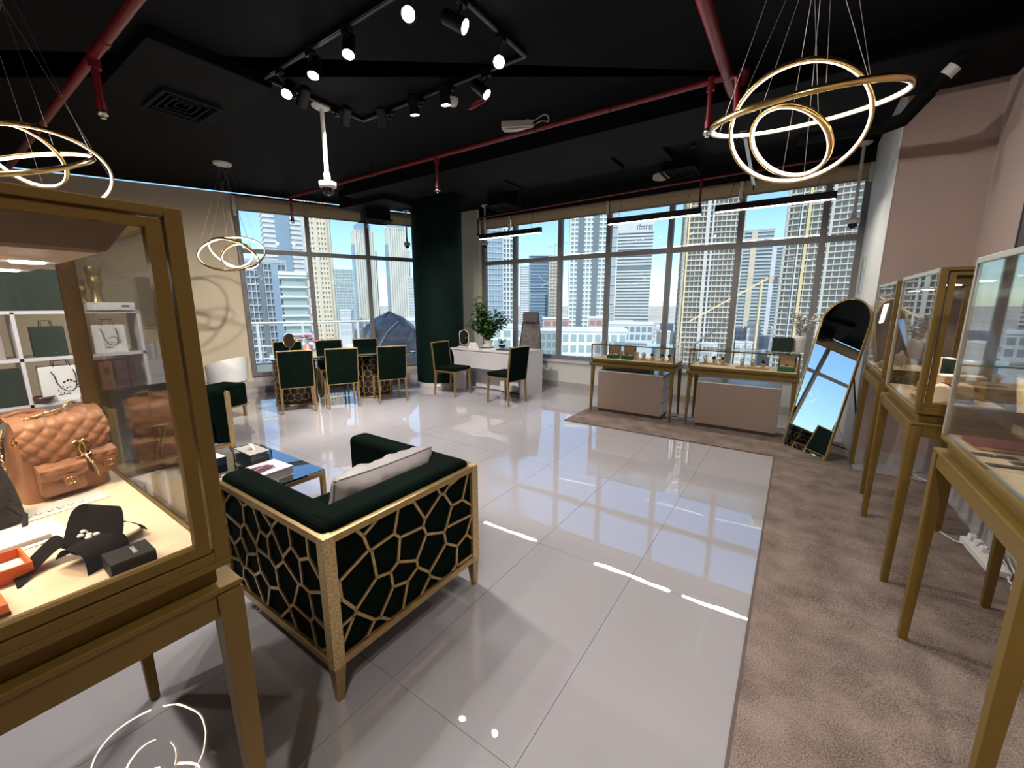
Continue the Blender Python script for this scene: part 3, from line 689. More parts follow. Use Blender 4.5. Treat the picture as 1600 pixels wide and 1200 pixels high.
def armchair(label, loc, rz):
    t = thing('armchair', label, 'armchair', (*loc, 0), rz, 'green velvet armchairs with gold lattice')
    X, Y = .46, .435
    for sx in (-1, 1):
        for sy in (-1, 1):
            obj('leg', MB().taper((sx*(X-.022), sy*(Y-.022), 0), .013, .013, (sx*(X-.026), sy*(Y-.026), .152), .024, .024), M_gold, t, bevel=.002)
            obj('corner_post', MB().box(sx*(X-.024)-.024, sy*(Y-.024)-.024, .15, sx*(X-.024)+.024, sy*(Y-.024)+.024, .70), M_oldgold, t, bevel=.003)
    for z0_, z1_, nm in ((.152, .186, 'bottom_rail'), (.672, .70, 'top_rail')):
        for sy in (-1, 1): obj(nm, MB().box(-X+.04, sy*(Y-.016)-.016, z0_, X-.04, sy*(Y-.016)+.016, z1_), M_gold, t, bevel=.003)
        obj(nm, MB().box(X-.032, -Y+.04, z0_, X, Y-.04, z1_), M_gold, t, bevel=.003)
    obj('bottom_rail', MB().box(-X, -Y+.04, .152, -X+.032, Y-.04, .186), M_gold, t, bevel=.003)
    # padding
    for sy in (-1, 1):
        obj('arm', MB().box(-X+.01, min(sy*.415, sy*.28), .19, X-.035, max(sy*.415, sy*.28), .728), M_velvet, t, bevel=.035, seg=4)
    obj('backrest', MB().box(X-.20, -.40, .19, X-.028, .40, .735), M_velvet, t, bevel=.04, seg=4)
    st = obj('seat_cushion', MB().box(-X+.01, -.277, .19, X-.20, .277, .43), M_velvet, t, bevel=.04, seg=4)
    obj('seam', MB().tube([(-X+.03, -.27, .37), (X-.22, -.27, .37)], .006, 6), M_velvet, st)
    for k in range(3): obj('tuft_line', MB().tube([(X-.202, -.2+k*.2, .46), (X-.204, -.2+k*.2, .68)], .005, 6), M_velvet, t)
    # lattice panels: two sides and the back
    for sy in (-1, 1):
        lt = lattice(.84, .486, 6, 4, 5 if sy < 0 else 9); lt.xf(Matrix.Translation((-X+.04, sy*(Y-.010), .186)))
        obj('side_lattice', lt, M_gold, t)
    lt = lattice(.79, .486, 5, 4, 21); lt.xf(Matrix.Translation((X-.010, -Y+.04, .186)) @ Matrix.Rotation(PI/2, 4, 'Z'))
    obj('back_lattice', lt, M_gold, t)
    for sy in (-1, 1): obj('side_panel', MB().box(-X+.03, sy*(Y-.022)-.004, .18, X-.03, sy*(Y-.022)+.004, .68), M_velvet, t)
    obj('back_panel', MB().box(X-.026, -Y+.03, .18, X-.018, Y-.03, .68), M_velvet, t)
    return t
armchair('green velvet armchair with gold lattice back and a grey cushion, foreground', (-1.760, 1.145), 0)
armchair('green velvet armchair half hidden behind the handbag case', (-4.93, 1.23), PI)
# grey cushion leaning in the armchair
cu = thing('cushion', 'light grey silky cushion lying in the green armchair', 'cushion', (-1.635, 1.22, .612), R(-2))
mb = MB(); W_, H_, T_ = .285, .175, .092
for sgn in (1, -1):
    def fn(u, v, s=sgn):
        x, y = 2*u-1, 2*v-1
        th = max(0, (1-abs(x)**4)*(1-abs(y)**4))**.42
        wr = (.011*math.sin(9*x+3*y)*math.sin(5*y-2*x)+.006*math.sin(23*x+4*y))*th
        return (s*(T_*th + wr), W_*x*(1-.07*(1-abs(y)**2)*abs(x)**6), H_*y*(1-.07*(1-abs(x)**2)*abs(y)**6))
    mb.grid(fn, 36, 28)
mb.xf(Matrix.Rotation(R(24), 4, 'Y'))
obj('cushion_body', mb, M_pillow, cu)
pts = []
for k in range(60):
    a = 2*PI*k/60; c_, s_ = math.cos(a), math.sin(a); m_ = max(abs(c_), abs(s_)); x, y = c_/m_, s_/m_
    pts.append(Matrix.Rotation(R(24), 4, 'Y') @ Vector((0, W_*x*(1-.07*(1-abs(y)**2)*abs(x)**6), H_*y*(1-.07*(1-abs(x)**2)*abs(y)**6))))
obj('piping', MB().tube(pts, .0045, 6, True), M_pillow, cu)

# ------------------------------------------------------------------ coffee table and what stands on it
t = thing('coffee_table', 'low mirrored coffee table with gold frame between the armchairs', 'table', (-3.03, .87, 0))
tx, ty = .46, .60
obj('top', MB().box(-tx, -ty, .398, tx, ty, .412), M_smirror, t, bevel=.003)
for sy in (-1, 1): obj('top_rail', MB().box(-tx, sy*(ty-.013)-.013, .37, tx, sy*(ty-.013)+.013, .398), M_gold, t)
for sx in (-1, 1): obj('top_rail', MB().box(sx*(tx-.013)-.013, -ty+.026, .37, sx*(tx-.013)+.013, ty-.026, .398), M_gold, t)
for sx in (-1, 1):
    for sy in (-1, 1): obj('leg', MB().box(sx*(tx-.015)-.015, sy*(ty-.015)-.015, 0, sx*(tx-.015)+.015, sy*(ty-.015)+.015, .37), M_gold, t, bevel=.002)
ZT = .412
t = thing('picture_book', 'large pale book with a dark lip picture on the coffee table', 'book', (-2.76, 1.13, ZT), R(3))
obj('cover', MB().box(-.115, -.165, .058, .115, .165, .064).box(-.115, -.165, 0, .115, .165, .005).box(-.117, -.165, 0, -.111, .165, .064), P('pale_pink_cover', (.70, .60, .62), .5), t)
obj('pages', MB().box(-.111, -.160, .005, .111, .160, .058), M_paper, t)
lp = []
for k in range(28):
    a = 2*PI*k/28; lp.append((.05*math.sin(a)*(1-.25*math.cos(2*a)), .10*math.cos(a)))
obj('lip_picture', MB().box(-.055, -.10, .064, .055, .09, .0646), P('mauve_print', (.30, .17, .19), .5), t)
obj('lip_print', MB().prism(lp, .0646, .0652), P('plum_print', (.10, .03, .045), .5), t)
obj('lip_highlight', MB().tube([(.015*math.cos(3*k/8)-.01, -.06+.013*k, .0654) for k in range(9)], .0018, 6), M_paper, t)
t = thing('tissue_box', 'clear tissue holder with black edges and a tissue on the coffee table', 'tissue box', (-3.05, 1.225, ZT))
a, b, hh = .13, .068, .118
obj('carton', MB().box(-a+.012, -b+.010, .022, a-.012, b-.010, hh-.03), P('blue_grey_carton', (.10, .17, .21), .5), t)
for sx in (-1, 1): obj('pane', MB().box(sx*a-.0015, -b, .02, sx*a+.0015, b, hh), M_glass, t)
for sy in (-1, 1): obj('pane', MB().box(-a, sy*b-.0015, .02, a, sy*b+.0015, hh), M_glass, t)
e = MB()
for sx in (-1, 1):
    for sy in (-1, 1): e.box(sx*a-.0025, sy*b-.0025, 0, sx*a+.0025, sy*b+.0025, hh+.002)
for z in (.022, hh):
    for sy in (-1, 1): e.beam((-a, sy*b, z), (a, sy*b, z), .004, .004)
    for sx in (-1, 1): e.beam((sx*a, -b, z), (sx*a, b, z), .004, .004)
obj('wire_edges', e, M_blackmetal, t)
obj('lid', MB().box(-a+.004, -b+.004, hh-.004, a-.004, b-.004, hh-.001), P('frosted_lid', (.42, .39, .35), .35), t)
ts = MB()
ts.grid(lambda u, v: (.05*(2*u-1)*(1-.5*v)+.015*math.sin(5*v), .012*math.sin(6*u+2*v)+.006*math.cos(9*u), hh-.006+.05*v-.012*(2*u-1)**2*v), 14, 8)
obj('tissue', ts, M_paper, t)
t = thing('navy_box', 'navy box with white lid edge beside the tissue holder', 'box', (-3.36, 1.02, ZT), R(6))
obj('box_body', MB().box(-.13, -.10, 0, .13, .10, .055), P('navy_card', (.02, .025, .06), .5), t, bevel=.002)
obj('white_strip', MB().box(-.13, .045, .0552, .13, .10, .0565), M_paper, t)
obj('emblem_ring', MB().band(.016, .004, .0555, .0562, 24, Matrix.Translation((.04, -.03, 0))), M_paper, t)
t = thing('reading_glasses', 'white framed glasses lying on the coffee table edge', 'glasses', (-2.63, 1.13, ZT), R(10))
for sy in (-1, 1): obj('rim', MB().band(.024, .004, 0, .004, 24, Matrix.Translation((0, sy*.033, .001))), M_white, t); obj('temple', MB().tube([(.0, sy*.057, .003), (-.10, sy*.05, .003)], .0022, 6), M_white, t)
obj('bridge', MB().tube([(0, -.010, .003), (.004, 0, .004), (0, .010, .003)], .002, 6), M_white, t)
# ------------------------------------------------------------------ dining chairs (face local +y)
def dining_chair(label, loc, rz, group):
    t = thing('dining_chair', label, 'chair', (*loc, 0), rz, group)
    w_ = .225
    for sx in (-1, 1):
        obj('leg', MB().taper((sx*(w_-.012), .205, 0), .011, .011, (sx*(w_-.022), .200, .425), .019, .019), M_gold, t, bevel=.002)
        obj('leg', MB().taper((sx*(w_-.012), -.235, 0), .011, .011, (sx*(w_-.018), -.205, .425), .019, .019), M_gold, t, bevel=.002)
        obj('back_post', MB().beam((sx*(w_-.006), -.212, .36), (sx*(w_-.004), -.275, .905), .014, .03, up=(0, 1, 0)), M_gold, t, bevel=.002)
    obj('seat_frame', MB().box(-w_, -.215, .41, w_, .222, .437), M_gold, t, bevel=.004)
    obj('seat', MB().box(-w_+.008, -.20, .437, w_-.008, .228, .495), M_velvet, t, bevel=.024, seg=4)
    bk = MB()
    bk.add([(-w_+.014, -.228, .375), (w_-.014, -.228, .375), (w_-.012, -.302, .895), (-w_+.012, -.302, .895),
            (-w_+.014, -.195, .375), (w_-.014, -.195, .375), (w_-.012, -.250, .895), (-w_+.012, -.250, .895)],
           [(0,1,2,3), (4,7,6,5), (0,4,5,1), (1,5,6,2), (2,6,7,3), (3,7,4,0)])
    obj('backrest', bk, M_velvet, t, bevel=.012, seg=3)
    obj('top_trim', MB().beam((-w_, -.277, .902), (w_, -.277, .902), .05, .014), M_oldgold, t, bevel=.002)
    obj('lower_trim', MB().beam((-w_+.012, -.222, .372), (w_-.012, -.222, .372), .02, .012), M_gold, t)
    return t
TC = Vector((-6.18, 3.90, 0)); NB = -LN
def tp(a, b): return tuple((TC + LD*a + NB*b)[:2])
rzn = math.atan2(-LN.x, LN.y)      # local +y looks along LN (towards the window)
GC = 'green velvet dining chairs with gold legs'
proto = dining_chair('green velvet dining chair nearest the cream wall, in front of the dining table', tp(-.635, .565), rzn, GC)
dup(proto, (*tp(-.03, .565), 0), rzn, 'green velvet dining chair in the middle of the row before the dining table')
dup(proto, (*tp(.70, .575), 0), rzn, 'green velvet dining chair nearest the column, in front of the dining table')
dup(proto, (*tp(-.66, -.62), 0), rzn+PI, 'green velvet dining chair behind the pink vase, window side')
dup(proto, (*tp(.0, -.62), 0), rzn+PI, 'green velvet dining chair in the middle of the window side row')
dup(proto, (*tp(.64, -.62), 0), rzn+PI, 'green velvet dining chair at the column end of the window side row')
dup(proto, (-4.80, 5.20, 0), -PI/2 + R(4), 'green velvet chair at the desk, beside the green column')
dup(proto, (-3.69, 5.23, 0), PI/2 - R(6), 'green velvet chair at the desk, right side turned to the column')
# dining table
t = thing('dining_table', 'dining table with dark glass top on two honeycomb drums', 'table', (TC.x, TC.y, 0), LANG)
def rrect(a, b, r, n=6):
    o = []
    for cx_, cy_, s0 in ((a-r, b-r, 0), (-a+r, b-r, 1), (-a+r, -b+r, 2), (a-r, -b+r, 3)):
        for k in range(n+1): o.append((cx_+r*math.cos(PI/2*(s0+k/n)), cy_+r*math.sin(PI/2*(s0+k/n))))
    return o
obj('top', MB().prism([(x+.13, y) for x, y in rrect(1.07, .49, .08)], .735, .752), P('dark_teal_glass', (.004, .018, .024), .04, vary=.1, coat=1), t, bevel=.003)
obj('edge_trim', MB().prism([(x+.13, y) for x, y in rrect(1.06, .48, .08)], .722, .735), M_steel, t)
hexm = MB(); Rd = .30; nh = 18; cell = 2*PI/nh; hh = cell*Rd
def hexpt(a, z): return (Rd*1.004*math.cos(a), Rd*1.004*math.sin(a), z)
rowh = hh*.866*1.0; r_ = hh/math.sqrt(3)
for row in range(0, 13):
    for c_ in range(nh):
        a0 = (c_ + (.5 if row % 2 else 0))*cell; zc = .05 + row*r_*1.5
        if zc > .70: continue
        vs6 = [(a0 + math.sin(PI/3*k)*r_/Rd, zc + math.cos(PI/3*k)*r_) for k in range(6)]
        for k in range(3):
            (a1, z1), (a2, z2) = vs6[k], vs6[k+1]
            if z1 < .03 or z2 < .03 or z1 > .715 or z2 > .715: continue
            hexm.beam(hexpt(a1, z1), hexpt(a2, z2), .006, .006)
hex_me = mesh('honeycomb', hexm); hex_me.materials.append(M_oldgold)
for sx in (-.62, .58):
    b_ = obj('drum', MB().lathe([(Rd, .02), (Rd, .722)], 48, (sx, 0, 0)), P('black_lacquer', (.010, .006, .006), .25), t)
    obj('honeycomb', hex_me, None, b_, loc=(sx, 0, 0))
    obj('base_hoop', MB().band(Rd+.004, .016, .0, .03, 48, Matrix.Translation((sx, 0, 0))), M_gold, b_)
    for k in range(4):
        a = PI/4 + k*PI/2; obj('strut', MB().beam((sx+(Rd+.006)*math.cos(a), (Rd+.006)*math.sin(a), .03), (sx+(Rd+.006)*math.cos(a), (Rd+.006)*math.sin(a), .72), .022, .012), M_gold, b_)
ZD = .752
# things on the dining table
p = tp(-.66, .05); t = thing('round_mirror', 'round gold makeup mirror on a stand on the dining table', 'mirror', (*p, ZD), R(20))
obj('foot', MB().lathe([(.065, 0), (.06, .012), (.012, .02)], 24), M_goldl, t); obj('stem', MB().cyl((0,0,.015), (0,0,.13), .006, n=8), M_goldl, t)
mm = Matrix.Translation((0, 0, .235)) @ Matrix.Rotation(R(80), 4, 'X')
obj('rim', MB().band(.105, .010, -.008, .008, 40, mm), M_goldl, t)
obj('glass', MB().lathe([(.10, -.004), (.10, .004)], 40).xf(mm), M_mirror, t); obj('fork', MB().tube([(.112*math.cos(a), 0, .235+.112*math.sin(a)) for a in [PI+PI*k/12 for k in range(13)]], .005, 6), M_goldl, t)
p = tp(-.42, .10); t = thing('flower_vase', 'pink glazed vase of magenta blossoms on the dining table', 'vase', (*p, ZD))
obj('vase_body', MB().lathe([(.05, 0), (.072, .03), (.078, .07), (.058, .12), (.032, .15), (.036, .175), (.03, .178)], 28), M_pink, t)
bl = MB(); rnd = random.Random(3)
heads = [(-.10, .0, .27), (-.04, .04, .30), (.05, -.02, .30), (.13, .02, .26), (-.14, -.03, .22), (.17, .03, .21), (.0, .05, .24)]
stems = MB()
for h in heads:
    stems.tube([(0, 0, .15), (h[0]*.4, h[1]*.4, .23), h], .003, 6)
    for k in range(7):
        a = 2*PI*k/7; d = Vector((math.cos(a), math.sin(a), .35)).normalized()
        M_ = d.to_track_quat('X', 'Z').to_matrix()
        bl.ell(Vector(h)+d*.026, (.032, .018, .005), 8, 5, M_)
obj('stems', stems, M_leaf, t)
obj('blossoms', bl, M_petal, t)
p = tp(.02, .02); t = thing('ornate_tray', 'small ornate tray with dark knobs on the dining table', 'tray', (*p, ZD), LANG)
obj('tray_body', MB().prism(rrect(.17, .11, .04), .02, .045), P('mauve_tray', (.16, .09, .09), .35), t, bevel=.004)
for k, (x, y) in enumerate(((-.16, -.10), (.16, -.10), (-.16, .10), (.16, .10), (0, -.11), (0, .11))):
    obj('knob', MB().ell((x, y, .055), (.018, .018, .018), 12, 8).cyl((x, y, 0), (x, y, .05), .008, n=8), M_black, t)
p = tp(.26, -.14); t = thing('card_stand', 'small white card standing on the dining table', 'card', (*p, ZD), rzn)
obj('card', MB().add([(-.04, 0, .0), (.04, 0, .0), (.04, .03, .12), (-.04, .03, .12), (-.04, .004, .0), (.04, .004, .0), (.04, .034, .12), (-.04, .034, .12)], [(0,1,2,3), (4,7,6,5), (0,4,5,1), (1,5,6,2), (2,6,7,3), (3,7,4,0)]), M_paper, t)
obj('prop', MB().beam((0, .03, .10), (0, .07, .003), .02, .003), M_paper, t)

# ------------------------------------------------------------------ white desk
t = thing('office_desk', 'white lacquered desk with slanted front beside the green column', 'desk', (-4.36, 5.85, 0))
dx = .76
obj('top', MB().box(-dx, -.36, .742, dx, .36, .77), M_lacq, t, bevel=.004)
ap = MB().add([(-dx+.02, -.345, .742), (dx-.02, -.345, .742), (dx-.02, -.30, .43), (-dx+.10, -.30, .43), (-dx+.02, -.32, .742), (dx-.02, -.32, .742), (dx-.02, -.275, .43), (-dx+.10, -.275, .43)],
              [(0,3,2,1), (4,5,6,7), (0,1,5,4), (1,2,6,5), (2,3,7,6), (3,0,4,7)])
obj('front_panel', ap, M_lacq, t, bevel=.003)
obj('side_panel', MB().box(dx-.035, -.32, 0, dx, .36, .742), M_lacq, t, bevel=.003)
obj('leg_panel', MB().box(-dx+.03, -.30, 0, -dx+.28, -.26, .742), M_lacq, t, bevel=.003)
obj('inner_panel', MB().box(-dx+.28, .02, .02, .15, .05, .742), M_lacq, t)
dwr = obj('drawer_unit', MB().box(.16, -.1, .04, .55, .34, .60), M_lacq, t, bevel=.004)
for k in range(3): obj('drawer_front', MB().box(.165, .342, .06+.18*k, .545, .352, .22+.18*k), M_lacq, dwr)
# things on the desk
t = thing('arched_mirror', 'small arched table mirror with pale frame at the left desk end', 'mirror', (-5.00, 5.74, .77), R(12))
ar = lambda a, b, n=20: [(-a, 0), (a, 0)] + [(a*math.cos(PI*k/n), b-a+a*math.sin(PI*k/n)) for k in range(n+1)]
def upright(poly, y0, y1): return MB().prism(poly, y0, y1, lambda x, y, z: (x, z, y))
ov = [(.085*math.cos(2*PI*k/32), .17+.085*math.sin(2*PI*k/32)+(.05 if math.sin(2*PI*k/32) > 0 else -.05)) for k in range(32)]
obj('frame', upright([(x*1.1, .17+(y-.17)*1.07) for x, y in ov], .0, .012), M_white, t); obj('glass', upright(ov, -.002, .0), M_smirror, t)
obj('stand', MB().tube([(-.10, .02, .002), (-.10, .01, .25), (-.08, .005, .30)], .006, 8).box(-.12, -.03, 0, .10, .06, .008), M_white, t)
t = thing('desk_calendar', 'white tent calendar standing on the desk', 'calendar', (-4.72, 5.66, .77), R(-8))
obj('tent', MB().prism([(-.05, 0), (.05, 0), (.0, .10)], -.09, .09, lambda x, y, z: (z, x, y)), M_paper, t)
for k in range(3): obj('printed_line', MB().beam((-.07+.0*k, -.045+.012*k, .012+.024*k), (.06, -.045+.012*k, .012+.024*k), .006, .002), P('grey_ink', (.25,.25,.27), .6), t)
t = thing('card_box', 'small white box on a dark tray on the desk', 'box', (-4.52, 5.80, .77))
obj('tray', MB().box(-.12, -.07, 0, .12, .07, .012), M_black, t, bevel=.003); obj('box_body', MB().box(-.07, -.04, .012, .08, .05, .06), M_paper, t, bevel=.003)
t = thing('laptop', 'flat dark laptop lying on the desk', 'laptop', (-4.02, 5.74, .77), R(3))
obj('base', MB().box(-.17, -.12, 0, .17, .12, .012), P('space_grey', (.09, .09, .095), .35, metal=.5), t, bevel=.003); obj('lid', MB().box(-.17, -.12, .013, .17, .12, .02), P('space_grey_lid', (.12, .12, .125), .3, metal=.6), t, bevel=.003)
t = thing('paper_sheet', 'white sheets lying on the desk beside the laptop', 'paper', (-4.33, 5.72, .77), R(14))
obj('sheet', MB().box(-.11, -.15, 0, .11, .15, .004), M_paper, t)
# potted plants on the desk
def leafy(mb, c, d, L, wd):
    d = Vector(d).normalized(); sd = d.cross(Vector((0,0,1)))
    sd = sd.normalized() if sd.length > .05 else Vector((1,0,0)); up = sd.cross(d)
    c = Vector(c); pr = [(0, 0), (.35, 1), (.7, .75), (1, 0)]
    vv = [c, c+d*L*.35+sd*wd, c+d*L*.7+sd*wd*.75-up*L*.05, c+d*L-up*L*.14, c+d*L*.7-sd*wd*.75-up*L*.05, c+d*L*.35-sd*wd, c+d*L*.4-up*wd*.25]
    mb.add(vv, [(0,1,6), (1,2,6), (2,3,6), (3,4,6), (4,5,6), (5,0,6)])
rnd = random.Random(8)
t = thing('ficus_plant', 'bushy potted ficus with glossy leaves behind the desk calendar', 'plant', (-4.68, 6.06, .77))
obj('pot', MB().lathe([(.06, 0), (.085, .10), (.09, .11), (.08, .112)], 24), M_white, t)
br = MB(); lf = MB()
ax = Vector((.825, .565, 0))
tips = []
for k in range(52):
    u = rnd.uniform(-.36, .36); hgt = rnd.uniform(.18, .92); 
    if abs(u) > .25 and (hgt < .32 or hgt > .72): hgt = rnd.uniform(.38, .62)
    if hgt > .72: u = -.14 + rnd.uniform(-.14, .10)
    tip = ax*u + Vector((-.565, .825, 0))*rnd.uniform(-.14, .16) + Vector((0, 0, hgt))
    br.tube([(0, 0, .09), Vector((0,0,.09)).lerp(tip, .5)+Vector((0,0,.06)), tip], [.010, .006, .003], 6); tips.append(tip)
    for j in range(12):
        q = Vector((0,0,.12)).lerp(tip, .4+.6*j/11)+Vector((0,0,.04*(1-j/11)))
        a = rnd.uniform(0, 2*PI); leafy(lf, q, (math.cos(a), math.sin(a), rnd.uniform(-.5, .5)), rnd.uniform(.09, .13), rnd.uniform(.030, .042))
obj('branches', br, M_stem, t); obj('foliage', lf, M_leaf, t, kind='stuff')
t = thing('small_plant', 'small green plant in a dark bowl at the desk back', 'plant', (-4.36, 6.05, .77))
obj('bowl', MB().lathe([(.04, 0), (.07, .035), (.072, .045), (.06, .046)], 20), M_black, t)
lf = MB()
for k in range(46):
    a = rnd.uniform(0, 2*PI); leafy(lf, (rnd.uniform(-.05, .05), rnd.uniform(-.05, .05), .05+rnd.uniform(0, .08)), (math.cos(a), math.sin(a), rnd.uniform(.1, 1.2)), .055, .016)
obj('foliage', lf, M_leaf, t, kind='stuff')
# office chair
t = thing('office_chair', 'grey high back office chair with headrest behind the desk', 'office chair', (-4.03, 6.32, 0), R(8))
mg = P('grey_mesh', (.20, .175, .165), .8, vary=.35, scale=26, bump=.3, bscale=200)
obj('headrest', MB().prism(rrect(.155, .095, .04), -.035, .035, lambda x, y, z: (x, z+.24, y+1.31)), M_grey, t, bevel=.015, seg=3)
obj('backrest', MB().grid(lambda u, v: ((u-.5)*2*(.235-.075*v), .20+.05*v+.05*(1-(2*u-1)**2), .56+.66*v), 10, 14), mg, t)
obj('back_frame', MB().tube([(-.165, .25, 1.22), (-.235, .20, .56), (0, .24, .50), (.235, .20, .56), (.165, .25, 1.22), (0, .29, 1.25)], .014, 8, True), M_grey, t)
obj('seat', MB().prism(rrect(.25, .24, .08), .44, .51), M_grey, t, bevel=.02, seg=3)
obj('gas_lift', MB().cyl((0,0,.08), (0,0,.44), .028, n=14), M_blackmetal, t)
for k in range(5):
    a = 2*PI*k/5+.3; f = obj('foot', MB().beam((0,0,.10), (.30*math.cos(a), .30*math.sin(a), .075), .04, .03), M_blackmetal, t)
    obj('caster', MB().cyl((.30*math.cos(a)-.012, .30*math.sin(a), .03), (.30*math.cos(a)+.012, .30*math.sin(a), .03), .03, n=14), M_blackmetal, f)
for sx in (-1, 1): obj('armrest', MB().tube([(sx*.24, .10, .48), (sx*.29, .08, .60), (sx*.29, .02, .68), (sx*.29, -.18, .69)], .017, 8), M_blackmetal, t)

# ------------------------------------------------------------------ low glass cases at the window
def low_case(label, cx_, cy_):
    t = thing('counter_case', label, 'display case', (cx_, cy_, 0), 0, 'low glass counter cases at the window')
    a, b = .575, .25
    for sx in (-1, 1):
        for sy in (-1, 1): obj('leg', MB().taper((sx*(a-.018), sy*(b-.018), .013), .012, .012, (sx*(a-.03), sy*(b-.028), .68), .023, .023), M_bronze, t, bevel=.002)
    obj('table_frame', MB().box(-a-.012, -b-.012, .68, a+.012, b+.012, .722), M_bronze, t, bevel=.004)
    obj('case_plinth', MB().box(-a+.02, -b+.02, .722, a-.02, b-.02, .745), M_bronze, t, bevel=.003)
    obj('case_base', MB().box(-a+.005, -b+.005, .745, a-.005, b-.005, .775), M_bronze, t, bevel=.003)
    obj('floor_panel', MB().box(-a+.02, -b+.02, .775, a-.02, b-.02, .780), M_felt, t)
    A, B, z1 = a-.012, b-.012, .985
    for sx in (-1, 1):
        obj('front_post', MB().box(sx*A-.008, -B-.006, .775, sx*A+.008, -B+.006, z1), M_bronze, t)
        obj('back_post', MB().box(sx*A-.005, B-.005, .775, sx*A+.005, B+.005, z1), M_bronzel, t)
    obj('front_rail', MB().box(-A, -B-.006, z1-.014, A, -B+.006, z1), M_bronze, t)
    for sx in (-1, 1): obj('pane', MB().box(sx*A-.0025, -B, .78, sx*A+.0025, B, z1-.004), M_glass, t)
    for sy in (-1, 1): obj('pane', MB().box(-A, sy*B-.0025, .78, A, sy*B+.0025, z1-.004), M_glass, t)
    obj('top_glass', MB().box(-A, -B, z1-.004, A, B, z1+.004), M_sidegl, t)
    return t
low_case('bronze legged glass counter case with two open watch boxes', -1.79, 5.70)
low_case('bronze legged glass counter case with a white orchid vase on top', -.48, 5.70)
def chest(label, x0, x1, y0, y1, z1):
    t = thing('storage_chest', label, 'cabinet', ((x0+x1)/2, (y0+y1)/2, .013)); a, b = (x1-x0)/2, (y1-y0)/2
    obj('plinth', MB().box(-a+.012, -b+.012, 0, a-.012, b-.012, .04), M_brown, t)
    obj('body', MB().box(-a, -b, .04, a, b, z1-.025), M_taupebox, t, bevel=.003)
    tpp = obj('top_slab', MB().box(-a, -b, z1-.025, a, b, z1-.013), M_stone, t, bevel=.002)
    for k in range(3): obj('side_drawer', MB().box(a, -b+.01, .06+k*.17, a+.006, b-.01, .215+k*.17), M_lacq, t)
    return t
chest('taupe lacquered chest under the counter case with watch boxes', -2.26, -1.36, 5.50, 5.88, .61)
chest('taupe lacquered chest under the counter case with the orchid vase', -.94, -.05, 5.49, 5.86, .59)
t = thing('storage_box', 'flat dark brown box lying on the left taupe chest', 'box', (-1.72, 5.66, .611)); obj('box_body', MB().box(-.17, -.12, 0, .17, .12, .035), M_brown, t, bevel=.003); obj('lid', MB().box(-.173, -.123, .035, .173, .123, .05), M_brown, t, bevel=.003)
t = thing('pipe_cover', 'white roll lying on the left taupe chest', 'roll', (-2.08, 5.72, .598)); obj('roll_body', MB().cyl((-.13, 0, .035), (.13, 0, .035), .035, n=20), M_white, t); obj('roll_end', MB().cyl((.13, 0, .035), (.134, 0, .035), .03, n=20), M_paper, t)
ZF = .780
def watch_box(x, y, rz, label):
    t = thing('watch_box', label, 'watch box', (x, y, ZF), rz, 'open green watch boxes'); t.scale = (1.3, 1.15, 1.25)
    obj('base', MB().box(-.062, -.055, 0, .062, .045, .040), M_gboxl, t, bevel=.004)
    obj('cushion', MB().box(-.050, -.045, .040, .050, .035, .050), M_beige, t, bevel=.004)
    li = obj('lid', MB().box(-.066, .046, .03, .066, .064, .155), M_gbox, t, bevel=.004)
    obj('lid_lining', MB().box(-.056, .0445, .04, .056, .0465, .148), M_beige, li)
    obj('emblem', MB().ell((0, .0438, .115), (.006, .001, .004), 8, 6), M_gold, li)
    obj('booklet', MB().box(.07, -.02, 0, .10, .04, .085), M_felt, t)
    obj('watch_dial', MB().cyl((0, -.048, .055), (0, -.046, .062), .010, n=14), M_black, t)
watch_box(-2.10, 5.64, R(4), 'open green watch box at the left end of the left counter case')
watch_box(-1.88, 5.63, R(-2), 'open green watch box second from the left in the left counter case')
watch_box(-.03, 5.60, R(-3), 'open green watch box at the right end of the right counter case')
def watch(x, y, z, label, dial, rz=0, grp='gold watches on cushion rings'):
    t = thing('watch', label, 'watch', (x, y, z), rz, grp); t.scale = (1.3, 1.3, 1.3)
    obj('stand', MB().box(-.022, -.02, 0, .022, .02, .012), M_felt, t, bevel=.002)
    M_ = Matrix.Translation((0, 0, .042)) @ Matrix.Rotation(PI/2, 4, 'Y')
    obj('bracelet', MB().band(.030, .004, -.009, .009, 28, M_), M_goldl, t); obj('support_ring', MB().band(.024, .007, -.012, .012, 24, M_), M_felt, t)
    cs = obj('watch_case', MB().cyl((0, -.026, .052), (0, -.035, .058), .017, n=20), M_goldl, t)
    obj('dial', MB().cyl((0, -.0352, .0582), (0, -.0358, .0586), .013, n=20), dial, cs)
dk_, lt_ = M_black, M_paper
def tray(x, y, a, b, label, m=None):
    t = thing('display_tray', label, 'tray', (x, y, ZF)); obj('tray_base', MB().box(-a, -b, 0, a, b, .014), m or M_goldl, t, bevel=.002); obj('tray_liner', MB().box(-a+.006, -b+.006, .014, a-.006, b-.006, .016), M_beige, t)
tray(-1.60, 5.62, .13, .06, 'gold watch tray in the middle of the left counter case'); tray(-1.36, 5.60, .10, .06, 'pale watch tray at the right end of the left counter case', M_felt)
tray(-.80, 5.72, .17, .06, 'gold watch tray at the left end of the right counter case'); tray(-.37, 5.62, .17, .06, 'gold watch tray in the middle of the right counter case')
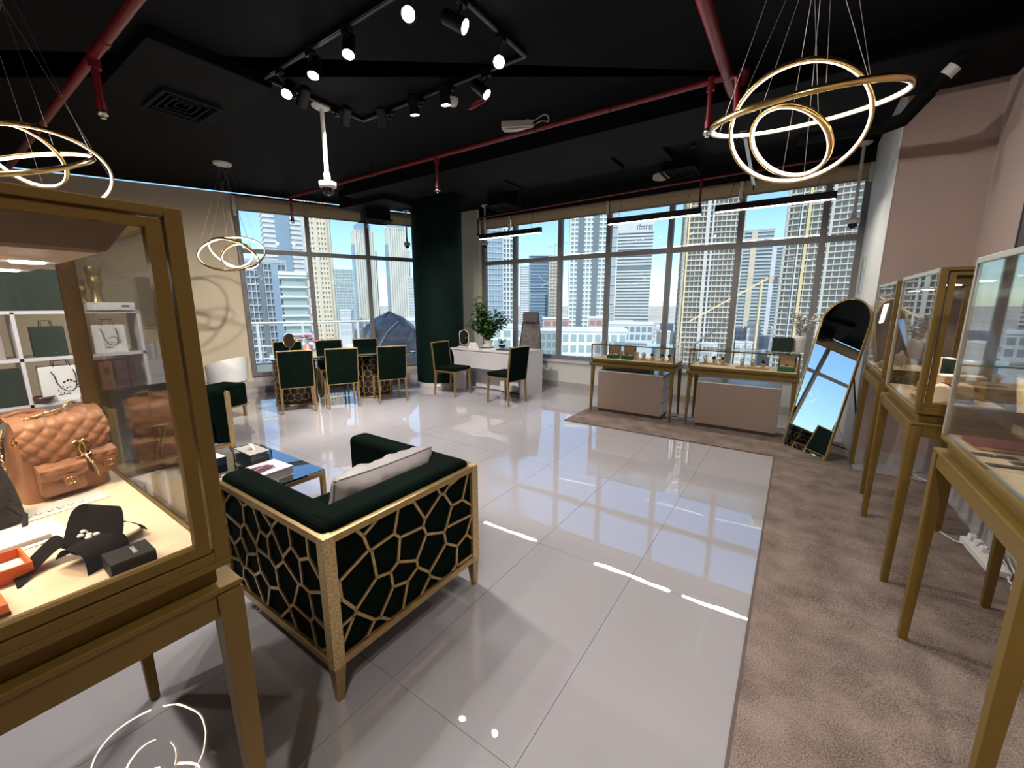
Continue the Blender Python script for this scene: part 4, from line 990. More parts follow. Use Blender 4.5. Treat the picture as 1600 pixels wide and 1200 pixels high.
grpw = [(-1.66, 5.62, lt_, 'gold watch with pale dial left on the middle tray'), (-1.54, 5.62, dk_, 'gold watch with dark dial right on the middle tray'),
        (-1.40, 5.60, dk_, 'gold watch with dark dial left on the pale tray'), (-1.31, 5.60, dk_, 'gold watch with dark dial at the corner of the left counter case'),
        (-.90, 5.72, lt_, 'gold watch with pale dial first on the right case left tray'), (-.80, 5.72, dk_, 'gold watch with dark dial second on the right case left tray'), (-.70, 5.72, dk_, 'gold watch with dark dial third on the right case left tray'),
        (-.48, 5.62, lt_, 'gold watch with pale dial left on the right case middle tray'), (-.37, 5.62, lt_, 'gold watch with pale dial centred on the right case middle tray'), (-.26, 5.62, dk_, 'gold watch with dark dial right on the right case middle tray')]
for x, y, dl, lb in grpw: watch(x, y, ZF+.016, lb, dl)
# on top of the right counter case
t = thing('gift_box', 'dark green square box standing on the right counter case', 'box', (-.10, 5.74, .989), R(4))
obj('box_body', MB().box(-.10, -.04, 0, .10, .04, .165), M_gbox, t, bevel=.003); obj('lid_seam', MB().box(-.102, -.042, .120, .102, .042, .124), M_gap, t)
t = thing('orchid_vase', 'white vase with white orchid sprays on the right counter case', 'vase', (.06, 5.80, .989))
obj('vase_body', MB().lathe([(.055, 0), (.060, .02), (.062, .15), (.058, .185), (.052, .186)], 28), M_wpetal, t)
bl = MB(); st = MB(); bd = MB(); rnd = random.Random(5)
for k, (dx_, dz_) in enumerate(((-.07, .36), (-.03, .32), (.02, .30), (.16, .27), (.13, .33), (-.05, .24))):
    tip = Vector((dx_*.825*1.3, dx_*.565*1.3+rnd.uniform(-.03, .03), .16+dz_*.8))
    st.tube([(0,0,.15), Vector((0,0,.18)).lerp(tip, .5)+Vector((0,0,.03)), tip], .003, 6)
    for j in range(9):
        q = Vector((0,0,.2)).lerp(tip, j/8)
        for i in range(5):
            a = 2*PI*i/5+rnd.random(); d = Vector((math.cos(a), math.sin(a)*.7, rnd.uniform(-.4, .6))).normalized()
            bl.ell(q+d*.018, (.022, .014, .004), 6, 4, d.to_track_quat('X', 'Z').to_matrix())
        bd.ell(q+Vector((rnd.uniform(-.04,.04), -.03, rnd.uniform(-.02,.04))), (.005,.005,.006), 6, 4)
obj('stems', st, M_stem, t); obj('blossoms', bl, M_wpetal, t, kind='stuff'); obj('buds', bd, M_brown, t, kind='stuff')

# ------------------------------------------------------------------ arched floor mirror
t = thing('floor_mirror', 'tall arched floor mirror with thin gold frame leaning back', 'mirror', (.195, 5.07, .013), R(-43.5))
TL = Matrix.Rotation(R(-12.5), 4, 'X')
hw, ht_ = .255, 1.62
outer = ar(hw, ht_, 28); inner = [(x*.955, .012+(y)*(ht_-.024)/ht_) for x, y in outer]
fm = MB(); n = len(outer)
for y0, y1 in ((0, .028),):
    vv = [(x, y0, z) for x, z in outer]+[(x, y0, z) for x, z in inner]+[(x, y1, z) for x, z in outer]+[(x, y1, z) for x, z in inner]
    fs = []
    for i in range(n):
        j = (i+1) % n
        fs += [(i, j, n+j, n+i), (2*n+i, 3*n+i, 3*n+j, 2*n+j), (i, 2*n+i, 2*n+j, j), (n+i, n+j, 3*n+j, 3*n+i)]
    fm.add(vv, fs)
obj('frame', fm.xf(TL), M_goldl, t); obj('mirror_glass', upright(inner, .008, .012).xf(TL), M_mirror, t); obj('backing', upright(inner, .0125, .024).xf(TL), M_black, t)
obj('prop_stand', MB().tube([TL @ Vector((-.17, .03, 1.05)), Vector((-.17, .52, .01)), Vector((-.15, .54, .006)), Vector((.15, .54, .006)), Vector((.17, .52, .01)), TL @ Vector((.17, .03, 1.05))], .007, 8), M_blackmetal, t)
obj('hinge', MB().beam(TL @ Vector((-.19, .032, 1.05)), TL @ Vector((.19, .032, 1.05)), .012, .02), M_blackmetal, t)
# ------------------------------------------------------------------ inside the handbag case (shelf height ZL)
ZL = .977
def quilt(u, v, nu, nv, h=.0045):
    return h*(abs(math.sin(PI*(u*nu+v*nv)))*abs(math.sin(PI*(u*nu-v*nv))))**.5
def cc_logo(parent, M, s=.02, m=None, name='interlocked_emblem'):
    mb = MB()
    for sg in (-1, 1):
        pts = [M @ Vector((sg*(s*.35+s*.62*math.cos(a)), 0, s*.75*math.sin(a))) for a in [R(50)+R(260)*k/18 for k in range(19)]]
        mb.tube(pts, s*.13, 6)
    return obj(name, mb, m or M_goldl, parent)
t = thing('backpack', 'tan quilted leather backpack with gold chains in the left case', 'handbag', (-1.76, .19, ZL), PI/2+R(12)); t.scale = (.70, .82, .95)
H, W_, D_ = .235, .135, .072
def body(u, v):
    z = H*v; k = 1-.10*v**2-.22*max(0, v-.75)*2; e = .42
    a = 2*PI*u; c_, s_ = math.cos(a), math.sin(a)
    lump = 1+.035*math.sin(5*a+4*v)*math.sin(PI*v)
    return (W_*k*lump*math.copysign(abs(c_)**e, c_), D_*(k+.06*math.sin(PI*v))*lump*math.copysign(abs(s_)**e, s_), z)
mb = MB().grid(body, 56, 20); mb.add([body(k/56, 0) for k in range(56)], [tuple(range(56))]); mb.add([body(k/56, 1) for k in range(56)], [tuple(range(56))])
obj('bag_body', mb, M_tan, t)
def flap(u, v):
    x = (2*u-1)*W_*1.0; prof = v*1.0
    if v < .32: y = D_*.9 - (D_*1.9)*(v/.32); z = H*.985+.022*math.sin(PI*min(1, v/.32)*.9)
    else:
        q = (v-.32)/.68; y = -D_*1.03-.016*math.sin(PI*q*.9)-.004; z = H*.985+.0 - q*.125*(1-.25*abs(2*u-1)**3)
    hq = quilt(u, v, 4.5, 4.2, .008)
    ny, nz = (-1, 0) if v > .34 else (0, 1)
    x *= 1-.06*max(0, v-.8)*abs(2*u-1)*4
    return (x, y+ny*hq, z+nz*hq)
obj('flap', MB().grid(flap, 60, 44), M_tan, t)
cc_logo(t, Matrix.Translation((.035, -D_*1.35-.006, H*.60)), .034)
def pocket(cx_, z0, a, h, dp, nm):
    pk = obj(nm, MB().prism(rrect(a, h/2, .012), 0, dp, lambda x, y, z: (cx_+x, -D_*1.02-z, z0+h/2+y)), M_tan, t, bevel=.006, seg=3)
    def pf(u, v):
        hq = quilt(u, v, 2, 1.6, .004)
        return (cx_+(2*u-1)*a*1.06, -D_*1.02-dp*(.2+.8*min(1, v*3))-.004-hq-.004*math.sin(PI*v), z0+h*1.04-h*.55*v*(1-.15*abs(2*u-1)**3)+.004*(1-v))
    obj('pocket_flap', MB().grid(pf, 30, 20), M_tan, pk)
    obj('pocket_tab', MB().prism(rrect(.02, .018, .006), 0, .004, lambda x, y, z: (cx_+.01+x, -D_*1.02-dp-.012-z, z0+h*.42+y)), M_tan, pk)
    cc_logo(pk, Matrix.Translation((cx_+.01, -D_*1.02-dp-.018, z0+h*.42)), .013)
pocket(-.035, .018, .066, .092, .034, 'front_pocket')
pocket(.098, .045, .038, .080, .030, 'side_pocket')
def chain(pts, m, parent, n=60, r=.0045, nm='chain'):
    P_ = [Vector(p) for p in pts]; out = []; rr = []
    for k in range(n):
        s_ = k/(n-1)*(len(P_)-1); i = min(int(s_), len(P_)-2); out.append(P_[i].lerp(P_[i+1], s_-i)+Vector((.003*math.sin(k*1.9), .002*math.cos(k*2.3), .002*math.sin(k*2.7)))); rr.append(r*(1.15 if k % 2 else .5))
    return obj(nm, MB().tube(out, rr, 6), m, parent)
ch_m = P('leather_chain', (.55, .40, .24), .3, metal=.7, vary=.5, scale=90)
chain([(-.10, -.05, H+.012), (-.05, -.06, H+.022), (.02, -.055, H+.03), (.06, -.02, H+.045), (.10, .02, H+.028)], ch_m, t)
chain([(.035, -D_*1.3-.02, H*.52), (.045, -D_*1.5-.03, H*.40), (.055, -D_*1.5-.035, H*.22)], ch_m, t, 26)
chain([(-.125, .03, H*.93), (-.15, .01, H*.7), (-.150, -.01, H*.45), (-.145, 0, H*.25)], ch_m, t, 40)
obj('eyelet', MB().band(.012, .006, 0, .006, 20, Matrix.Translation((-W_*.88, -.04, H*.80)) @ Matrix.Rotation(R(-70), 4, 'Y')), M_goldl, t)
t = thing('tweed_bag', 'black tweed handbag cut by the left picture edge', 'handbag', (-1.59, -.035, ZL), PI/2+R(5))
obj('bag_body', MB().grid(lambda u, v: ((.13*(1-.25*v*v)*math.copysign(abs(math.cos(2*PI*u))**.6, math.cos(2*PI*u)), .05*(1-.5*v)*math.copysign(abs(math.sin(2*PI*u))**.6, math.sin(2*PI*u)), .002+.20*v)), 40, 14), M_blackq, t)
obj('bag_top', MB().ell((0, 0, .20), (.10, .027, .02), 20, 8), M_blackq, t)
obj('strap', MB().tube([(.10, -.05, .06), (.12, -.07, .03), (.11, -.10, .006)], .006, 6), M_black, t)
t = thing('hoop_bag', 'dark bag with a tan hoop handle behind the backpack', 'handbag', (-1.875, .075, ZL), PI/2)
obj('bag_body', MB().ell((0, .0, .085), (.095, .035, .083), 20, 12), M_blackq, t)
obj('handle', MB().tube([(.075+.085*math.cos(a), -.025, .15+.085*math.sin(a)) for a in [2*PI*k/32 for k in range(32)]], .0105, 10, True), M_tan, t)
t = thing('price_sheet', 'white sheet with handwriting under the tan backpack', 'paper', (-1.62, .15, ZL), R(8))
obj('sheet', MB().box(-.05, -.14, 0, .05, .10, .0008), M_paper, t)
wr = MB()
for k in range(9): wr.tube([(.012+.004*math.sin(k), -.12+.02*k, .0012), (.028, -.118+.02*k, .0012), (.015, -.108+.02*k, .0012)], .0009, 4)
obj('handwriting', wr, P('ink', (.08, .08, .10), .6), t)
t = thing('envelope', 'cream envelope lying on a sheet in the left case', 'envelope', (-1.465, .075, ZL), R(5))
obj('lower_sheet', MB().box(-.075, -.05, 0, .08, .065, .001), M_paper, t); obj('envelope_body', MB().box(-.06, -.06, .001, .062, .035, .012), M_paper, t, bevel=.002)
t = thing('gift_box', 'small black box with white capital lettering at the case corner', 'box', (-1.107, .188, ZL))
obj('box_body', MB().box(-.035, -.036, 0, .035, .036, .034), M_black, t, bevel=.0012)
obj('lid_seam', MB().box(-.0354, -.0364, .010, .0354, .0364, .0106), M_gap, t)
text('CHANEL', .0095, M_paper, t, Matrix.Translation((-.001, .008, .0343)))
# black ribbon bow with white brooch
t = thing('ribbon_bow', 'wide black ribbon bow with white flower brooch in the left case', 'ribbon', (-1.235, .145, ZL))
def strip(pts, wv, n=24, th=.0012):
    P_ = [Vector(p) for p in pts]
    def at_(s_):
        s_ *= len(P_)-1; i = min(int(s_), len(P_)-2); f_ = s_-i
        p0, p1, p2, p3 = P_[max(i-1, 0)], P_[i], P_[i+1], P_[min(i+2, len(P_)-1)]
        return .5*((2*p1)+(p2-p0)*f_+(2*p0-5*p1+4*p2-p3)*f_*f_+(3*p1-p0-3*p2+p3)*f_**3)
    mb = MB()
    for o_ in (0, th): mb.grid(lambda u, v, o_=o_: at_(u)+Vector(wv)*(v-.5)+Vector((0, 0, o_)), n, 2)
    return mb
rb = P('black_ribbon', (.009, .008, .010), .8, vary=.1, scale=200, spec=.08)
obj('back_loop', strip([(0, -.01, .02), (-.05, .02, .075), (-.03, .045, .09), (.02, .03, .045), (.01, 0, .025)], (.05, .045, -.01)), rb, t)
obj('right_tail', strip([(.01, .02, .02), (-.02, .06, .045), (-.035, .095, .02), (-.03, .105, .004)], (.055, .0, .015)), rb, t)
obj('front_loop', strip([(-.01, -.01, .018), (.02, .0, .045), (.06, .02, .035), (.085, .02, .002)], (-.035, .075, .0)), rb, t)
obj('left_tail', strip([(-.02, -.02, .022), (-.045, -.035, .035), (-.02, -.075, .015), (.02, -.105, .002)], (-.05, .0, .012)), rb, t)
obj('knot', MB().ell((0, .0, .025), (.022, .026, .018), 14, 8), rb, t)
br_ = MB()
for x, y in ((-.028, .004), (-.012, .012), (.004, .008), (.014, .018), (-.006, -.004), (.02, .004)): br_.ell((x*.9, y, .048), (.008, .006, .004), 8, 6)
obj('brooch', br_, M_wpetal, t)
t = thing('jewel_box', 'open orange card box at the left edge of the case', 'box', (-1.28, .005, ZL), R(4))
e = MB()
for a, b, c_, d in ((-.05, -.06, .05, -.056), (-.05, .056, .05, .06), (-.05, -.056, -.046, .056), (.046, -.056, .05, .056)): e.box(a, b, 0, c_, d, .03)
obj('box_walls', e, M_orange, t); obj('box_floor', MB().box(-.046, -.056, .001, .046, .056, .01), M_paper, t); obj('jewel', MB().ell((-.01, .01, .018), (.012, .016, .008), 10, 8), M_goldl, t)
t = thing('jewel_box', 'flat orange card box lid at the bottom left of the case', 'box', (-1.15, -.035, ZL), R(4)); obj('lid_body', MB().box(-.05, -.055, 0, .05, .055, .022), M_orange, t, bevel=.002); obj('lid_edge', MB().box(-.051, -.056, 0, .051, .056, .006), M_brown, t)
t = thing('flap_bag', 'tan quilted flap bag standing deep in the left case', 'handbag', (-1.80, -.27, ZL), PI/2)
obj('bag_body', MB().prism(rrect(.12, .075, .03), -.035, .035, lambda x, y, z: (x, z, y+.076)), M_tan, t, bevel=.012, seg=3)
obj('flap', MB().grid(lambda u, v: ((2*u-1)*.122, -.037-.006-quilt(u, v, 3, 2, .004), .152-.095*v*(1-.2*abs(2*u-1)**3)), 40, 26), M_tan, t); cc_logo(t, Matrix.Translation((0, -.052, .075)), .016)

# ------------------------------------------------------------------ inside the right hand cases
ZR = 1.002
t = thing('folder', 'wine red leather folder lying in the nearest right case', 'folder', (.71, 2.20, ZR), R(3))
obj('cover', MB().box(-.115, -.06, 0, .10, .085, .016), M_wine, t, bevel=.004); obj('page_edge', MB().box(-.117, -.058, .003, .102, -.0605, .013), M_beige, t)
obj('spine_band', MB().box(-.115, .087, 0, .10, .10, .014), M_goldl, t)
t = thing('jewel_case', 'wine red box with white lid in the nearest right case', 'box', (.87, 2.16, ZR), R(-4)); obj('box_body', MB().box(-.055, -.06, 0, .055, .06, .045), M_wine, t, bevel=.003); obj('white_lid', MB().box(-.054, -.059, .045, .054, .059, .05), M_paper, t, bevel=.002)
for x, y, lab in ((.625, 2.075, 'dark blue card with silver chain, farthest of three'), (.70, 2.015, 'dark blue card with silver chain, right of three'), (.63, 1.955, 'dark blue card with silver chain, nearest of three')):
    t = thing('jewel_card', lab, 'card', (x, y, ZR), R(4), 'dark cards with silver chains')
    obj('card', MB().box(-.055, -.018, 0, .055, .018, .002), P('navy_velvet', (.02, .025, .045), .8), t); obj('silver_charm', MB().ell((0, 0, .004), (.014, .006, .003), 10, 6), M_steel, t)
t = thing('glass_shelf', 'clear glass shelf inside the nearest right case', 'shelf', (.75, 1.93, 1.30)); obj('shelf_pane', MB().box(-.16, -.36, 0, .16, .36, .008), M_sidegl, t)
obj('lower_pane', MB().box(-.16, -.36, -.17, .16, .36, -.162), M_sidegl, t)
for sy in (-1, 1): obj('shelf_pin', MB().box(-.165, sy*.34-.008, -.172, .165, sy*.34+.008, -.170), M_steel, t)
t = thing('bracelet_box', 'open dark box with cream lining on the glass shelf', 'box', (.76, 2.06, 1.138), R(10)); obj('box_base', MB().box(-.09, -.06, 0, .09, .06, .022), M_brown, t, bevel=.002); obj('lining', MB().box(-.08, -.05, .022, .08, .05, .027), M_paper, t)
obj('lid', MB().add([(-.09, .06, .02), (.09, .06, .02), (.09, .10, .15), (-.09, .10, .15), (-.09, .068, .02), (.09, .068, .02), (.09, .108, .15), (-.09, .108, .15)], [(0,1,2,3), (4,7,6,5), (0,4,5,1), (1,5,6,2), (2,6,7,3), (3,7,4,0)]), M_felt, t); obj('gold_clasp', MB().box(-.03, -.02, .027, .03, .02, .031), M_beige, t)
t = thing('certificate', 'cream certificate card standing in the nearest right case', 'card', (.86, 2.27, 1.138), R(-5)); obj('card', MB().add([(-.07, 0, 0), (.07, 0, 0), (.07, .02, .14), (-.07, .02, .14), (-.07, .004, 0), (.07, .004, 0), (.07, .024, .14), (-.07, .024, .14)], [(0,1,2,3), (4,7,6,5), (0,4,5,1), (1,5,6,2), (2,6,7,3), (3,7,4,0)]), M_felt, t); obj('easel', MB().beam((0, .02, .1), (0, .07, .004), .02, .004), M_felt, t)
def bust(x, y, s, lab, gem, parent=None):
    t = thing('bracelet_stand', lab, 'jewellery stand', (x, y, ZR+.022), R(-20), 'cream bracelet stands in the middle right case')
    mb = MB().grid(lambda u, v: (s*(.045*math.cos(2*PI*u)*(1-.1*v)-.01*v), (v-.5)*s*.12, s*(.05+.045*math.sin(2*PI*u)+.012*math.sin(2*PI*v))), 24, 10)
    n_ = 25
    mb.add([mb.v[k] for k in range(24)], [tuple(range(24))]); mb.add([mb.v[10*n_+k] for k in range(24)], [tuple(range(24))])
    obj('roll', mb, M_felt, t); obj('foot', MB().box(-.04*s, -.045*s, 0, .04*s, .045*s, .018*s), M_felt, t)
    for k in range(2):
        mb = MB(); 
        for j in range(13):
            a = R(20)+R(150)*j/12; mb.ell((s*(.052*math.cos(a)-.004), (-.022+.04*k)*s, s*(.05+.052*math.sin(a))), (.008*s, .010*s, .007*s), 8, 5)
        obj('bracelet', mb, gem, t)
gm = P('amethyst_links', (.16, .07, .13), .25, metal=.4, vary=.5, scale=60)
t = thing('display_tray', 'gold edged tray under the bracelet stands in the middle right case', 'tray', (.72, 3.06, ZR)); obj('tray_base', MB().box(-.13, -.16, 0, .13, .16, .018), M_goldl, t, bevel=.003); obj('tray_liner', MB().box(-.122, -.152, .018, .122, .152, .0215), M_felt, t)
bust(.67, 2.99, .95, 'cream bracelet stand at the front of the middle right case', gm); bust(.77, 3.08, .95, 'cream bracelet stand behind the front one in the middle right case', gm); bust(.645, 3.14, .9, 'cream bracelet stand at the back of the bronze tray', M_goldl)
for k, (x, y, hgt, m, lab) in enumerate(((.80, 3.30, .13, M_beige, 'low beige block at the back of the middle right case'), (.70, 3.42, .22, M_felt, 'cream upright book left in the middle right case'), (.78, 3.45, .21, M_gbox, 'dark green upright book in the middle right case'), (.86, 3.46, .20, M_beige, 'beige upright book right in the middle right case'))):
    t = thing('display_block' if k == 0 else 'upright_book', lab, 'block' if k == 0 else 'book', (x, y, ZR), R(12)); a = .09 if k == 0 else .022
    obj('body', MB().box(-a, -.05, 0, a, .05, hgt), m, t, bevel=.003); obj('top_edge', MB().box(-a*.9, -.045, hgt, a*.9, .045, hgt+.002), M_paper, t)
t = thing('necklace_easel', 'white necklace easel in the case beside the arched mirror', 'jewellery stand', (.72, 4.45, ZR), R(-25)); obj('easel_leg', MB().beam((-.07, -.05, .004), (0, .03, .16), .008, .008).beam((.07, -.05, .004), (0, .03, .16), .008, .008).beam((0, .10, .004), (0, .03, .16), .008, .008), M_paper, t); obj('bust_pad', MB().ell((0, .0, .09), (.045, .012, .055), 16, 10), M_felt, t)
t = thing('glass_paperweight', 'dark teal glass block in the case beside the arched mirror', 'ornament', (.71, 4.28, ZR), R(20)); obj('block', MB().taper((0,0,0), .05, .03, (0,0,.025), .04, .022), P('teal_glass', (.01, .05, .06), .08), t); obj('facet', MB().box(-.03, -.015, .025, .03, .015, .027), M_steel, t)
t = thing('ring_pillow', 'cream ring pillow in the case beside the arched mirror', 'jewellery stand', (.66, 4.58, ZR)); obj('pillow', MB().ell((0,0,.035), (.05, .05, .035), 18, 10), M_felt, t); obj('pillow_base', MB().box(-.05, -.05, 0, .05, .05, .01), M_felt, t)

# ------------------------------------------------------------------ cube shelf behind the left case, with bags
t = thing('cube_shelf', 'white open cube shelf filled with bags behind the left case', 'shelf', (-5.68, .51, 0))
ys = [-.82, -.41, 0, .41, .82]; zs_ = [.02, .23, .64, 1.05, 1.46]; dp = .18
for y in ys: obj('upright', MB().box(-dp, y-.012, 0, dp, y+.012, 1.46), M_lacq, t)
for z in zs_: obj('shelf_board', MB().box(-dp, -.82-.012, z-.014, dp, .82+.012, z+.014), M_lacq, t)
def carry_bag(name, lab, x, y, z, w_, h_, d_, m, handle=None, deco=None, rz=0):
    t = thing(name, lab, 'bag', (x, y, z+.0145), rz, None)
    obj('bag_body', MB().taper((0, 0, 0), d_/2, w_/2, (0, 0, h_), d_*.4, w_/2), m, t, bevel=.004)
    hm = handle or m
    for sx in (-1, 1): obj('handle', MB().tube([(sx*d_*.38, -w_*.18, h_-.01), (sx*d_*.38, -w_*.15, h_+.05), (sx*d_*.38, w_*.15, h_+.05), (sx*d_*.38, w_*.18, h_-.01)], .004, 6), hm, t)
    if deco == 'stud': obj('stud', MB().ell((d_*.47, w_*.12, h_*.14), (.003, .006, .006), 8, 6), M_steel, t)
    if deco == 'necklace':
        ink = M_black; px = d_*.47+.002
        arc = [(px, w_*(-.30+.02*k), h_*(.80-.58*math.sin(PI*min(1, .06+k*.055)*.5)**.7)) for k in range(11)]
        pts = [(px, -w_*.26, h_*.86), (px, -w_*.20, h_*.74), (px, -w_*.17, h_*.52), (px, -w_*.10, h_*.36), (px, 0, h_*.27), (px, w_*.12, h_*.25), (px, w_*.21, h_*.34), (px, w_*.25, h_*.52), (px, w_*.25, h_*.74), (px, w_*.21, h_*.88)]
        obj('necklace_line', MB().tube(pts, .0038, 6), ink, t)
        mb = MB()
        for a_, (yy, zz) in zip((-40, -15, 12, 38), ((-.02, .53), (.06, .57), (.13, .57), (.20, .52))): mb.ell((px, w_*yy, h_*zz), (.0015, w_*.018, h_*.04), 8, 6, Matrix.Rotation(R(a_), 3, 'X'))
        for yy, zz in ((-.06, .40), (.02, .36), (.09, .37), (-.17, .30), (-.13, .24), (-.06, .22)): mb.ell((px, w_*yy, h_*zz), (.0015, w_*.016, h_*.025), 8, 6)
        mb.beam((px, w_*.24, h_*.42), (px, w_*.33, h_*.44), .004, .008); mb.beam((px, w_*.24, h_*.36), (px, w_*.33, h_*.34), .004, .008); mb.beam((px, -w_*.18, h_*.17), (px, w_*.08, h_*.19), .004, .006)
        obj('petal_print', mb, ink, t)
    return t
SX = -5.60; Z1, Z2, Z3 = 1.46, 1.05, .64
carry_bag('gift_bag', 'large dark green bag on top of the white shelf', SX, .60, Z1, .50, .36, .16, M_gbox, deco='stud')
carry_bag('gift_bag', 'small dark green bag in the upper row of the white shelf', SX, .70, Z2, .21, .27, .12, M_gbox, deco='stud')
carry_bag('gift_bag', 'dark green bag in the lower left cell of the white shelf', SX, .31, Z3, .36, .32, .16, M_gbox, deco='stud')
carry_bag('paper_bag', 'white paper bag with necklace drawing in the lower row of the shelf', SX, .74, Z3, .30, .32, .14, M_paper, M_black, 'necklace')
carry_bag('paper_bag', 'white paper bag with necklace drawing in the upper row of the shelf', SX, 1.10, Z2, .24, .27, .12, M_paper, M_black, 'necklace')
carry_bag('paper_bag', 'mauve printed paper bag at the left edge of the shelf', SX, .30, Z2, .26, .30, .12, P('mauve_card', (.32, .25, .25), .6), M_black, None)
for k, (y, m, lab) in enumerate(((1.02, P('rust_cloth', (.16, .055, .025), .7), 'rust brown binder in the lower right cell of the shelf'), (1.13, P('plum_cloth', (.07, .025, .045), .7), 'plum purple binder in the lower right cell of the shelf'), (1.21, P('wine_cloth', (.09, .02, .025), .7), 'narrow wine binder in the lower right cell of the shelf'))):
    t = thing('binder', lab, 'binder', (SX, y, Z3+.0145)); obj('cover', MB().box(-.12, -.045 if k < 2 else -.025, 0, .12, .045 if k < 2 else .025, .33), m, t, bevel=.004); obj('spine_label', MB().box(.12, -.02, .2, .1215, .02, .27), M_gap, t)
t = thing('plum_bowl', 'plum glass bowl in front of the printed paper bag', 'bowl', (-5.53, .585, Z3+.0145)); obj('bowl_body', MB().lathe([(.03, 0), (.068, .03), (.075, .06), (.066, .06), (.05, .02)], 28), P('plum_glass', (.05, .015, .02), .15), t); obj('foot_ring', MB().band(.03, .008, -.0005, .006, 24), M_brown, t)
t = thing('cardboard_box', 'flat white box on top of the white shelf', 'box', (SX, 1.14, Z1+.0145)); obj('box_body', MB().box(-.12, -.17, 0, .12, .17, .075), M_paper, t, bevel=.003); obj('label_patch', MB().box(.12, .07, .03, .121, .13, .05), M_grey, t)
for y, s_, lab in ((1.07, 1.0, 'large golden head sculpture on the white shelf box'), (.97, .62, 'small golden head sculpture beside the large one')):
    t = thing('head_sculpture', lab, 'sculpture', (-5.58, y, Z1+.09), R(10), 'golden head sculptures')
    gm_ = P('antique_gold', (.30, .22, .10), .35, metal=.8, vary=.3, scale=20)
    obj('neck', MB().lathe([(.055*s_, 0), (.04*s_, .05*s_), (.038*s_, .12*s_)], 20), gm_, t)
    obj('face', MB().ell((0, 0, .19*s_), (.065*s_, .055*s_, .09*s_), 20, 14).ell((.062*s_, 0, .18*s_), (.016*s_, .010*s_, .02*s_), 10, 6), gm_, t)
    obj('crown', MB().lathe([(.045*s_, .24*s_), (.06*s_, .30*s_), (.055*s_, .33*s_)], 12), gm_, t)
# beyond the shelf
t = thing('framed_picture', 'framed pale picture hanging on the cream wall', 'picture', LA, LANG)
obj('frame', MB().box(-1.10, -.03, 1.14, -.72, -.002, 2.02), M_beige, t, bevel=.004); obj('canvas', MB().box(-1.07, -.033, 1.17, -.80, -.03, 1.99), P('olive_canvas', (.28, .25, .16), .6, vary=.3, scale=3), t)
t = thing('sideboard', 'white low sideboard beyond the cube shelf', 'cabinet', (-6.75, 1.52, 0), LANG); obj('body', MB().box(-.45, -.22, .08, .45, .22, .86), M_lacq, t, bevel=.006)
for k in range(2): dr = obj('door', MB().box(-.44+.45*k, -.226, .10, -.01+.45*k, -.22, .82), M_lacq, t); obj('handle', MB().box(-.06+.14*k-.005, -.236, .45, -.06+.14*k+.005, -.226, .6), M_steel, dr)
for k in range(4): obj('foot', MB().box(-.42+.79*(k % 2), -.2+.35*(k//2), 0, -.37+.79*(k % 2), -.15+.35*(k//2), .08), M_blackmetal, t)
t = thing('printer', 'grey printer standing on the white sideboard', 'printer', (-6.75, 1.52, .861), LANG+.1); obj('printer_body', MB().prism(rrect(.22, .17, .03), 0, .2), P('light_grey_plastic', (.42, .44, .46), .5), t, bevel=.01); obj('paper_tray', MB().box(-.15, -.21, .06, .15, -.168, .075), M_grey, t)
t = thing('tub_chair', 'white rounded tub chair at the cream wall', 'chair', (-6.90, 2.56, 0), R(-60))
obj('shell', MB().grid(lambda u, v: (.27*math.cos(R(-20)+R(220)*u)*(1+.06*v), .27*math.sin(R(-20)+R(220)*u)*(1+.06*v), .42+.36*v-.10*v*(2*u-1)**2), 30, 8).grid(lambda u, v: (.24*math.cos(R(-20)+R(220)*u)*(1+.06*v), .24*math.sin(R(-20)+R(220)*u)*(1+.06*v), .42+.36*v-.10*v*(2*u-1)**2), 30, 8), M_white, t)
obj('seat', MB().lathe([(.20, .38), (.25, .40), (.25, .45), (.22, .46)], 28), M_white, t)
for k in range(4): a = PI/4+k*PI/2; obj('leg', MB().cyl((.15*math.cos(a), .15*math.sin(a), .4), (.22*math.cos(a), .22*math.sin(a), 0), .012, n=10), M_white, t)
t = thing('velvet_stool', 'dark green velvet stool in front of the white tub chair', 'stool', (-6.32, 2.28, 0), R(20)); obj('seat', MB().box(-.19, -.19, .18, .19, .19, .47), M_velvet, t, bevel=.02); obj('gold_band', MB().box(-.195, -.195, .16, .195, .195, .18), M_gold, t)
for k in range(4): obj('leg', MB().box(-.17+.31*(k % 2), -.17+.31*(k//2), 0, -.14+.31*(k % 2), -.14+.31*(k//2), .16), M_gold, t)
# power strip and cords at the right wall
t = thing('power_strip', 'white power strip with plugs on the floor at the right wall', 'power strip', (1.085, 3.44, .020), R(4)); obj('body', MB().box(-.045, -.20, 0, .045, .20, .04), M_white, t, bevel=.005)
for k in range(5):
    so = obj('socket', MB().box(-.03, -.17+.078*k, .04, .03, -.115+.078*k, .042), M_paper, t)
    for q in (-.01, .01): obj('socket_hole', MB().box(q-.003, -.15+.078*k, .042, q+.003, -.138+.078*k, .0425), M_black, so)
    if k > 1: obj('plug', MB().box(-.018, -.165+.078*k, .042, .018, -.12+.078*k, .075), M_white, t, bevel=.006)
for k, pts in enumerate(([(.95, 3.70, .03), (1.0, 3.62, .02), (1.06, 3.52, .05), (1.08, 3.5, .10)], [(1.08, 3.42, .10), (1.14, 3.5, .09), (1.15, 3.35, .05), (1.12, 3.2, .03), (1.16, 3.0, .03)], [(1.09, 3.34, .10), (1.15, 3.4, .11), (1.16, 3.25, .04), (1.10, 3.1, .03)])):
    tag(obj('floor_cable', MB().tube(pts, .005, 6), M_white), ['white cord from the middle case leg to the power strip', 'white cord curling from the power strip along the wall', 'short white cord loop beside the power strip'][k], 'cord')
